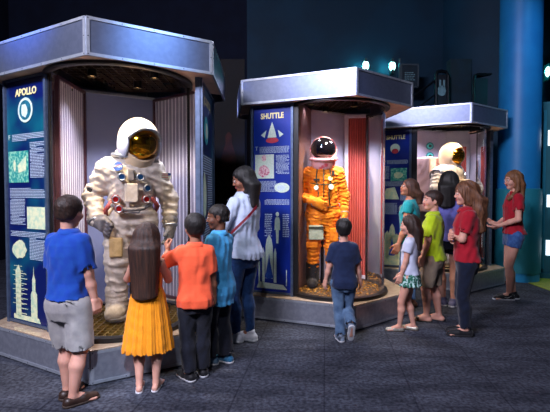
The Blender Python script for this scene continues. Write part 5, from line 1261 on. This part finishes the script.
        for s in (-1, 1): R_.cap(A[s][0], A[s][1], .120, .098, .04); R_.cap(A[s][1], A[s][2], .098, .072, .02)
        for s in (-1, 1):
            Lq = [(s * .12, 0, .86), (s * .14, .03, .50), (s * .14, 0, .17)]; R_.cap(Lq[0], Lq[1], .14, .118, .05); R_.cap(Lq[1], Lq[2], .118, .10, .02); R_.disp(rings_disp(Lq[0], Lq[1], .08, .010, .18)); R_.disp(rings_disp(Lq[1], Lq[2], .07, .010, .16))
            R_.disp(rings_disp(A[s][0], A[s][1], .07, .010, .16)); R_.disp(rings_disp(A[s][1], A[s][2], .06, .010, .13))
        R_.disp(noise_fn(14, .09, .004, 7)); body = np_mesh('suit_fabric', [R_.mesh()], s_white, root)
        for s in (-1, 1):
            b_ = Field((s * .14 - .14, -.17, 0), (s * .14 + .14, .28, .28), .008); b_.cap((s * .14, -.02, .065), (s * .15, .13, .055), .088, .082, .02); b_.cap((s * .14, 0, .1), (s * .14, 0, .2), .11, .11, .03); b_.clip(lambda X, Y, Z: .004 - Z); np_mesh('boot', [b_.mesh()], s_white, root)
            glove(root, A[s][2], (-s * .2, .9, -.4), (-s * .3, -.2, -1), (-s, 0, .3), .20, .055, s_white, .5); ring(root, 'wrist_ring', A[s][2], Vector(A[s][2]) - Vector(A[s][1]), .066, .012, s_rim)
            ring(body, 'shoulder_ring', Vector(A[s][0]) + Vector((s * .03, 0, -.04)), (s * 1, .2, -.9), .125, .012, s_rim)
        bp_ = Field((-.34, -.46, .70), (.34, -.10, 1.78), .010)
        def bx_(X, Y, Z):
            q = [np.abs(X) - .26, np.abs(Y + .27) - .115, np.abs(Z - 1.24) - .40]; return np.sqrt(np.maximum(q[0], 0) ** 2 + np.maximum(q[1], 0) ** 2 + np.maximum(q[2], 0) ** 2) + np.minimum(np.maximum(np.maximum(q[0], q[1]), q[2]), 0) - .035
        bp_.add(bx_, (-.31, -.43, .78), (.31, -.10, 1.70)); bp_.disp(noise_fn(3, .15, .004)); pk = np_mesh('backpack', [bp_.mesh()], mat('backpack_pinkish', '#d8b0ac', .7, col2='#cfa8a4', scale=4, bump=.002, bscale=20), root)
        ring(root, 'neck_ring', (0, .03, 1.53), (0, .15, 1), .15, .018, s_rim)
        hc = V3(0, .05, 1.70); H_ = Field(hc - .27, hc + .27, .007); H_.ell(hc, (.175, .195, .195)); H_.cap((0, .02, 1.56), (0, .03, 1.6), .16, .16, .05)
        H_.add(lambda X, Y, Z: np.maximum(np.sqrt((X / .150) ** 2 + ((Z - hc[2] + .03) / .13) ** 2) * .14 - .14, .06 - (Y - hc[1])), hc + V3(-.2, .06, -.2), hc + V3(.2, .25, .2), .01, 's')
        he = np_mesh('helmet', [H_.mesh()], s_shell, root); f = MB(); f.sphere(tuple(hc + V3(0, .020, -.022)), (.158, .190, .155), 32, 20); f.build('visor', s_gold, he, smooth=True)
        for s in (-1, 1): f = MB(); f.sphere(tuple(hc + V3(s * .155, .02, .0)), (.03, .11, .13), 20, 14); f.build('side_cover', s_shell, he, smooth=True)
        f = MB(); f.box((0, .235, 1.22), (.30, .11, .19)); dm = f.build('control_module', s_shell, body, bevel=.02)
        for x in (-.09, 0, .09): cyl(dm, 'dial', (x, .30, 1.24), (0, 1, 0), .028, .03, s_grey)
        ring(body, 'waist_ring', (0, 0, 1.02), (0, 0, 1), .205, .014, s_rim)
        cyl(root, 'display_stand', (0, -.2, .45), (0, 0, 1), .02, .9, m_rivet)
    return root
def case_world(i, x, y, z=ZP + .035):
    r, cc = CASES[i]; v = r.matrix_basis @ Vector((cc[0] + x, cc[1] + y, z)); return tuple(v)
def wp(px, Y, z): return ((px - 275) * Y / F, Y, z)
suit(wp(131, 3.74, ZP + .036), 200, 'moon', 'bulky white moon suit with gold visor standing in the largest case')
suit(wp(323, 4.92, ZP + .032), 176, 'orange', 'orange pressure suit with black visor standing on gravel in the middle case')
suit(wp(448, 6.56, ZP + .032), 214, 'orbit', 'white space suit with backpack and gold visor in the farthest case')
# ---------------------------------------------------------------- the visitors
H_GIRL = hair_mat('hair_deep_brown', '#1f120c', '#46291b')
H_MIDB = hair_mat('hair_mid_brown', '#4a2c1c', '#7a5034')
m_royal = cloth('polo_royal', '#0f3f9e', '#12469e'); m_khaki = cloth('khaki', '#8f8c8c', '#989592'); m_dressy = cloth('dress_mustard', '#d8840c', '#d07e0a')
m_orange = cloth('polo_orange', '#f0603a', '#ea5c38'); m_denimb = cloth('denim_black', '#0e121e', '#131826', scale=60); m_sky = cloth('tee_sky', '#4aa8e0', '#44a0d8')
m_blouse = cloth('blouse_white', '#b9c4da', '#b2bed6', rough=.7); m_jean = cloth('denim_blue', '#14335f', '#1a3c6c', scale=50); m_navy_t = cloth('tee_navy', '#121f3e', '#152444')
m_fade = cloth('denim_faded', '#3f5877', '#55708e', scale=16); m_whitet = cloth('tee_white', '#b9c0d4', '#b2bacf')
m_lime = cloth('polo_lime', '#a9c41a', '#a2bc18'); m_tealt = cloth('top_teal', '#128a92', '#118089'); m_purple = cloth('top_purple', '#6a6bb4', '#6263aa')
m_red = cloth('polo_red', '#9a0f22', '#920e20'); m_khakib = cloth('khaki_brown', '#8d7d6c', '#96866f'); m_shortd = cloth('denim_shorts', '#27487c', '#365a8e', scale=30); m_ink = cloth('jean_ink', '#091226', '#0c162c')
m_dshoe = mat('leather_dark_brown', '#2a1a14', .45, col2='#36241b', scale=25, bump=.001, bscale=90); m_wshoe = cloth('canvas_white', '#c4c8d0', '#babec8', rough=.6); m_bshoe = cloth('canvas_black', '#0f1014', '#16171c', rough=.6)
m_nshoe = cloth('canvas_navy', '#1c2538', '#222c42', rough=.6); m_pink = mat('sandal_pink', '#c6b6bc', .5, col2='#b8a6ae', scale=30); m_silver = mat('flats_silver', '#9a9a94', .35, metal=.5, col2='#c8c4b0', scale=90)
m_pattern = mat('skirt_teal_pattern', '#12604a', .8, col2='#a8c8c4', scale=48, detail=1, lo=.50, hi=.54, bump=.001, bscale=120)
m_strapm = mat('bag_red', '#7c1226', .5, col2='#6e1022', scale=20)
m_wlace = mat('lace_white', '#d0d0d4', .7, col2='#c4c4ca', scale=60)
# 1 boy in royal blue polo
human('boy', 'boy in royal blue polo shirt and grey shorts, back turned, nearest the moon suit case', (-1.375, 2.74), -14, 1.385, S_LIGHT, H_DARK, head=(6, -4), hr=6.6, build=1.06, lean=(.0, .03),
      feet={-1: (-.062, .05, 0, 4), 1: (.052, -.03, 0, -34)}, arms={-1: dict(w=(-.115, .05, .50), e=(-.15, -1, 0), curl=.5), 1: dict(w=(.118, .04, .485), e=(.15, -1, 0), curl=.45)},
      clothes=[dict(kind='shorts', mat=m_khaki, name='shorts', top=.55, len=.47, r=.050, off=.012, pockets=(1.1,), pmat=m_khaki), dict(kind='shirt', mat=m_royal, sleeve=.88, hem=.512, off=.014, soff=.016, loose=.010, collar=True, fold=.0036)],
      shoes=dict(kind='loafer', mat=m_dshoe, sole=m_sole_t, laces=m_sole_t), hair=('short', dict(vol=.05)))
# 2 girl in mustard dress
human('girl', 'girl in mustard yellow sleeveless dress with long brown hair, seen from behind', (-.905, 2.93), 6, 1.175, S_LIGHT, H_GIRL, head=(-8, 4), hr=6.2, fem=.6, build=.98,
      feet={-1: (-.058, -.03, 0, 8), 1: (.055, -.02, 0, -6)}, arms={-1: dict(w=(-.05, .18, .66), e=(-1, -.4, -.5), curl=.6), 1: dict(w=(.085, .19, .72), e=(.3, -.3, -1), h=(.1, .5, 1), p=(-.6, .5, 0), curl=.7)},
      clothes=[dict(kind='dress', mat=m_dressy, name='dress', sleeve=0, hem=.247, waist=.61, off=.008, rag=.005, pleats=15, neckr=.045,
                    cone=(.104, .178), flare=([.5, .62 * 1.175, .75 * 1.175], [.004, .004, .002]))],
      shoes=dict(kind='sandal', mat=m_pink, sole=m_wlace), hair=('long', dict(end=.565, w=.55, dep=.62, vol=.11, taper=.85)))
# 3 boy in orange polo
human('boy', 'boy in orange polo shirt and dark jeans pointing at the glass', (-.60, 3.10), 10, 1.245, S_TAN, H_BLACK, head=(16, 0), hr=6.2, build=1.05,
      feet={-1: (-.045, -.03, 0, 38), 1: (.055, .04, 0, 12)}, arms={-1: dict(w=(-.17, .17, .76), e=(-.8, -.6, -1), h=(-.3, .4, 1), p=(1, .3, 0), curl=.9, thumb=(1, 0, 0)), 1: dict(w=(.115, .05, .485), e=(.15, -1, 0))},
      clothes=[dict(kind='trousers', mat=m_denimb, name='jeans', off=.010, cuff=.034, top=.54, fold=.003), dict(kind='shirt', mat=m_orange, sleeve=.80, hem=.445, off=.013, soff=.016, loose=.018, collar=True, fold=.0036)],
      shoes=dict(kind='sneaker', mat=m_bshoe, sole=m_sole_w, laces=m_wlace), hair=('short', dict(vol=.065)))
# 4 boy in light blue tee
human('boy', 'boy in light blue shirt and dark trousers standing behind the orange shirt boy', (-.455, 3.37), 62, 1.31, S_BROWN, H_BLACK, head=(34, -6), hr=6.5, build=.98,
      feet={-1: (-.04, .05, 0, 16), 1: (.05, -.04, 0, 0)}, arms={-1: dict(w=(-.11, .08, .51), e=(-.15, -1, 0)), 1: dict(w=(.09, .08, .50), e=(.15, -1, 0))},
      clothes=[dict(kind='trousers', mat=m_denimb, name='trousers', off=.014, cuff=.036, top=.53), dict(kind='shirt', mat=m_sky, sleeve=.85, hem=.38, off=.014, soff=.018, loose=.024, collar=True)],
      shoes=dict(kind='sneaker', mat=cloth('canvas_blue_grey', '#5a7488', '#1c5c80', scale=14), sole=m_sole_w, laces=m_wlace), hair=('short', dict(vol=.025, up=.04)))
# 5 woman in white blouse
human('woman', 'woman in white long-sleeved blouse and blue jeans with red bag strap', (-.285, 3.88), 52, 1.645, S_MID, H_BLACK, head=(52, -16), hr=7.4, fem=1, build=1.0, lean=(0, .01),
      feet={-1: (-.055, .06, 0, 18), 1: (.055, -.02, 0, 8)}, arms={-1: dict(w=(-.07, .13, .60), e=(-1, -.8, 0), p=(1, 0, 0)), 1: dict(w=(.06, .155, .60), e=(1, -1, -.1), h=(-.6, .8, 0), p=(-1, -.2, -.3))},
      clothes=[dict(kind='trousers', mat=m_jean, name='jeans', off=.004, cuff=.022, top=.56, fold=.002), dict(kind='shirt', mat=m_blouse, name='blouse', sleeve=1.92, hem=.475, off=.013, soff=.011, loose=.022, collar=True, dip=.035, fold=.004)],
      shoes=dict(kind='sneaker', mat=m_wshoe, sole=m_sole_w, laces=m_wlace), hair=('long', dict(end=.768, w=.33, dep=.66, vol=.045, fringe=.26, front=(-1,), taper=.65)))
def torso_pt(o, x, y, z): return o.matrix_basis @ Vector((x, y, z))
W5 = bpy.data.objects['woman_ref'] if 'woman_ref' in bpy.data.objects else [o for o in bpy.data.objects if o.get('label', '').startswith('woman in white')][0]
bag = empty('shoulder_bag', torso_pt(W5, -.20, .13, .86), math.radians(52), 'dark red shoulder bag with strap worn by woman in white blouse', 'bag')
f = MB(); pts = [(.13, -.02, 1.36), (.09, -.10, 1.33), (.0, -.145, 1.27), (-.10, -.135, 1.19), (-.165, -.07, 1.10), (-.185, .02, 1.02), (-.19, .10, .98)]
rel = lambda p: Vector(p) - Vector((-.20, .13, .86))
q = [rel(p) for p in pts]; rings = []
for i, p in enumerate(q):
    t = (q[min(i + 1, len(q) - 1)] - q[max(i - 1, 0)]).normalized(); n_ = Vector((pts[i][0], pts[i][1], 0)).normalized(); s_ = t.cross(n_).normalized(); n_ = s_.cross(t).normalized()
    rings.append([p + s_ * .011 - n_ * .002, p + s_ * .011 + n_ * .002, p - s_ * .011 + n_ * .002, p - s_ * .011 - n_ * .002])
f.loft(rings); f.build('strap', m_strapm, bag, smooth='auto')
f = MB(); f.box((0, 0, .0), (.09, .16, .20)); f.build('bag_body', m_strapm, bag, bevel=.02)
f = MB(); f.box((-.047, 0, .04), (.012, .15, .11)); f.build('flap', m_strapm, bag, bevel=.004)
# 6 small boy in navy tee
human('boy', 'small boy in navy t-shirt and faded jeans stepping towards the orange flight suit', (.655, 3.92), 4, 1.155, S_LIGHT, H_BLACK, head=(-4, 2), hr=6.0, build=1.04, lean=(0, .05),
      feet={-1: (-.035, -.03, 0, 6), 1: (.03, -.16, .13, -6, 62)}, arms={-1: dict(w=(-.145, .05, .47), e=(-.15, -1, 0)), 1: dict(w=(.15, .04, .46), e=(.15, -1, 0))},
      clothes=[dict(kind='trousers', mat=m_fade, name='jeans', off=.009, cuff=.036, top=.53, fold=.003), dict(kind='shirt', mat=m_navy_t, sleeve=.82, hem=.44, off=.013, soff=.018, loose=.014)],
      shoes=dict(kind='sneaker', mat=mat('shoe_grey', '#7c8ca0', .6, col2='#26303e', scale=22), sole=m_sole_w, laces=m_wlace), hair=('short', dict(vol=.07)))
# 7 girl in white tee
human('girl', 'small girl in white t-shirt and teal patterned shorts beside the middle case', (1.365, 4.17), 62, 1.175, S_LIGHT, H_DARK, head=(6, -4), hr=6.1, fem=.5, build=.95,
      feet={-1: (-.05, .09, 0, 22), 1: (.05, -.03, 0, -6)}, arms={-1: dict(w=(-.09, .06, .485), e=(-.15, -1, 0)), 1: dict(w=(.075, .07, .48), e=(.15, -1, 0))},
      clothes=[dict(kind='skirt', mat=m_pattern, name='patterned_shorts', hem=.40, top=.53, fl=.026), dict(kind='shirt', mat=m_whitet, sleeve=.5, hem=.50, off=.010, soff=.012, loose=.012)],
      shoes=dict(kind='flat', mat=m_silver, sole=m_sole_t), hair=('long', dict(end=.70, w=.36, dep=.62, vol=.05, taper=.8)))
# 8 woman in teal top
human('woman', 'woman in teal top gazing up, half hidden behind the children', (1.645, 5.06), 62, 1.575, S_TAN, H_BROWN, head=(30, 14), hr=7.3, fem=1, build=1.0,
      arms={-1: dict(w=(-.12, .06, .50)), 1: dict(w=(.12, .07, .50))}, feet={-1: (-.05, .03, 0, 6), 1: (.05, -.03, 0, -6)},
      clothes=[dict(kind='trousers', mat=m_fade, name='jeans', off=.006, top=.55), dict(kind='shirt', mat=m_tealt, name='top', sleeve=.35, hem=.50, off=.012, loose=.014, neckr=.042)],
      shoes=dict(kind='sandal', mat=m_dshoe, sole=m_sole_t), hair=('long', dict(end=.80, w=.32, dep=.75, vol=.05, taper=.7, fringe=.26)))
# 9 boy in lime polo
human('boy', 'boy in lime green shirt and khaki shorts looking left', (1.72, 4.50), 58, 1.43, S_LIGHT, H_DARK, head=(30, 4), hr=6.6, build=1.05,
      feet={-1: (-.05, .05, 0, 14), 1: (.055, -.06, 0, -6)}, arms={-1: dict(w=(-.12, .05, .50)), 1: dict(w=(.02, .12, .58), e=(1, -.8, -.2), p=(-1, 0, 0))},
      clothes=[dict(kind='shorts', mat=m_khakib, name='shorts', top=.55, len=.45, r=.048, off=.014), dict(kind='shirt', mat=m_lime, sleeve=.86, hem=.475, off=.016, soff=.018, loose=.016, collar=True)],
      shoes=dict(kind='sandal', mat=m_dshoe, sole=m_sole_b), hair=('short', dict(vol=.05, up=.03)))
# 10 woman in purple top
human('woman', 'woman in purple top with long black hair, back turned, facing the farthest case', (2.13, 5.12), -8, 1.66, S_LIGHT, H_BLACK, head=(-14, 0), hr=7.3, fem=1, build=.97, lean=(.04, .02),
      feet={-1: (-.03, .03, 0, 6), 1: (.075, -.02, 0, -42)}, arms={-1: dict(w=(-.12, .05, .50)), 1: dict(w=(.12, .11, .57), e=(1, -1, 0))},
      clothes=[dict(kind='shorts', mat=m_ink, name='shorts', top=.55, len=.22, r=.048, off=.008), dict(kind='shirt', mat=m_purple, name='top', sleeve=.6, hem=.49, off=.012, loose=.018)],
      shoes=dict(kind='sneaker', mat=mat('shoe_purple_grey', '#5c5c7c', .6, col2='#6c6c8c', scale=20), sole=m_sole_w, laces=m_wlace), hair=('long', dict(end=.735, w=.58, dep=.5, vol=.09, taper=.8, dx=-.30)))
# 11 girl in red polo
human('girl', 'girl in red polo shirt and dark blue jeans with wavy brown hair, arms folded', (1.88, 4.06), 72, 1.505, S_LIGHT, H_MIDB, head=(6, 0), hr=6.8, fem=.8, build=1.04,
      feet={-1: (-.04, .0, 0, 10), 1: (.055, .0, 0, 4)}, arms={-1: dict(w=(.03, .080, .655), e=(-1, -.1, -1), h=(1, .2, .1), p=(0, -1, 0)), 1: dict(w=(-.035, .095, .64), e=(1, -.1, -1), h=(-1, .3, .2), p=(0, -1, 0))},
      clothes=[dict(kind='trousers', mat=m_ink, name='jeans', off=.006, cuff=.028, top=.56), dict(kind='shirt', mat=m_red, sleeve=.72, hem=.49, off=.014, soff=.014, loose=.008, collar=True)],
      shoes=dict(kind='loafer', mat=m_bshoe, sole=m_sole_b), hair=('long', dict(end=.665, w=.46, dep=.80, vol=.08, wave=.005, taper=.72, ry=9, dx=0.0, yo=.0)))
# 12 teenager in red shirt and denim shorts
human('girl', 'teenage girl in red t-shirt and denim shorts standing by the blue column', (3.12, 5.42), 78, 1.69, S_LIGHT, H_LBROWN, head=(16, -4), hr=7.2, fem=1, build=.92,
      feet={-1: (-.035, .05, 0, 6), 1: (.045, -.03, 0, -16)}, arms={-1: dict(w=(-.05, .11, .58), e=(-1, -1, 0), p=(.6, 0, 1)), 1: dict(w=(.05, .10, .585), e=(1, -1, -.2), h=(-.2, 1, .1), p=(-.3, 0, 1))},
      clothes=[dict(kind='shorts', mat=m_shortd, name='denim_shorts', top=.56, len=.17, r=.050, off=.008), dict(kind='shirt', mat=m_red, sleeve=.62, hem=.515, off=.012, soff=.014, loose=.014)],
      shoes=dict(kind='sneaker', mat=m_bshoe, sole=m_sole_w, mark=m_wlace, laces=m_bshoe), hair=('long', dict(end=.735, w=.36, dep=.62, vol=.05, taper=.8, front=(-1,), wave=.0015, yo=.03)))
# ================================================================ LIGHTING
w = bpy.data.worlds.new('world'); scene.world = w; w.use_nodes = True
w.node_tree.nodes['Background'].inputs[0].default_value = (0.035, 0.055, 0.12, 1); w.node_tree.nodes['Background'].inputs[1].default_value = 0.3
COOL = (0.72, 0.82, 1.0)
def in_case(c, xy, z):
    r, cc = c; v = r.matrix_basis @ Vector((cc[0] + xy[0], cc[1] + xy[1], z)); return v
for i, c in enumerate(CASES):
    pw_ = (165, 220, 90)[i]
    spot('case_lamp', in_case(c, (0.0, -.38), ZS + .05), in_case(c, (0, .15), 0.9), pw_, (1.0, .80, .54), 95, .9, .05)
    spot('case_lamp', in_case(c, (-.38, .1), ZS + .05), in_case(c, (0, .1), 1.0), pw_ * .6, (.84, .82, 1.0), 100, .9, .05)
    spot('case_lamp', in_case(c, (.38, .1), ZS + .05), in_case(c, (0, .1), 1.0), pw_ * .6, (.78, .82, 1.0), 100, .9, .05)
# ceiling projectors of the hall, plus added fills for visitors, plinth and posters
area('ceiling_projector', (-2.7, -.6, 4.7), (.2, 3.6, .8), 340, (.80, .80, 1.0), .7)
area('ceiling_projector', (-2.2, -1.6, 4.8), (1.2, 3.8, .6), 260, (.86, .80, 1.0), .7)
spot('ceiling_projector', (-3.4, 1.6, 4.9), (2.1, 4.7, .7), 620, (.9, .84, 1.0), 30, 1, .15)
spot('canopy_projector', (0.6, 1.6, 4.6), (-.9, 3.2, 2.5), 2000, (.26, .48, 1.0), 14, 1, .15)
spot('canopy_projector', (-.9, 2.0, 4.6), (.5, 4.3, 2.5), 1100, (.14, .32, 1.0), 17, 1, .15)
spot('canopy_projector', (.9, 3.2, 4.9), (2.4, 6.0, 2.55), 1000, (.30, .42, 1.0), 18, 1, .15)
spot('canopy_projector', (-3.6, .8, 4.2), (-2.0, 3.3, 2.95), 3600, (.05, .20, 1.0), 18, 1, .15)
spot('visitor_fill', (-.3, -1.0, 4.8), (-.45, 3.2, .8), 420, (.9, .88, 1.0), 20, 1, .12)  # added fill without a fixture, brightens the visitors by the first case
spot('plinth_fill', (-.2, -.3, 3.2), (-1.15, 3.05, .12), 1000, (.7, .78, 1.0), 11, 1, .1)  # narrow added light that lifts the front plinth panel, no lamp there
for px_, Y_, dx_ in ((27, 3.3, -1.2), (270, 4.45, -.9), (398, 6.1, .6)):
    q = at(px_, 190, Y_); spot('poster_fill', (q.x + dx_, Y_ - 2.6, 4.7), tuple(q), 230, (.8, .88, 1.0), 38, 1, .1)  # added fill on each left info panel, not a hall fixture
spot('poster_fill', (1.2, 2.4, 4.5), (-.62, 4.1, 1.5), 160, (.8, .88, 1.0), 24, 1, .1)  # same added fill for the right info panel of the first case
spot('column_projector', (4.1, 4.6, 5.2), (3.93, 6.75, 2.6), 170, (.15, .55, 1.0), 60, 1, .2)
spot('teal_projector', (4.6, 4.2, 5.0), (4.6, 7.0, .6), 60, (.3, .9, 1.0), 70, 1, .2)
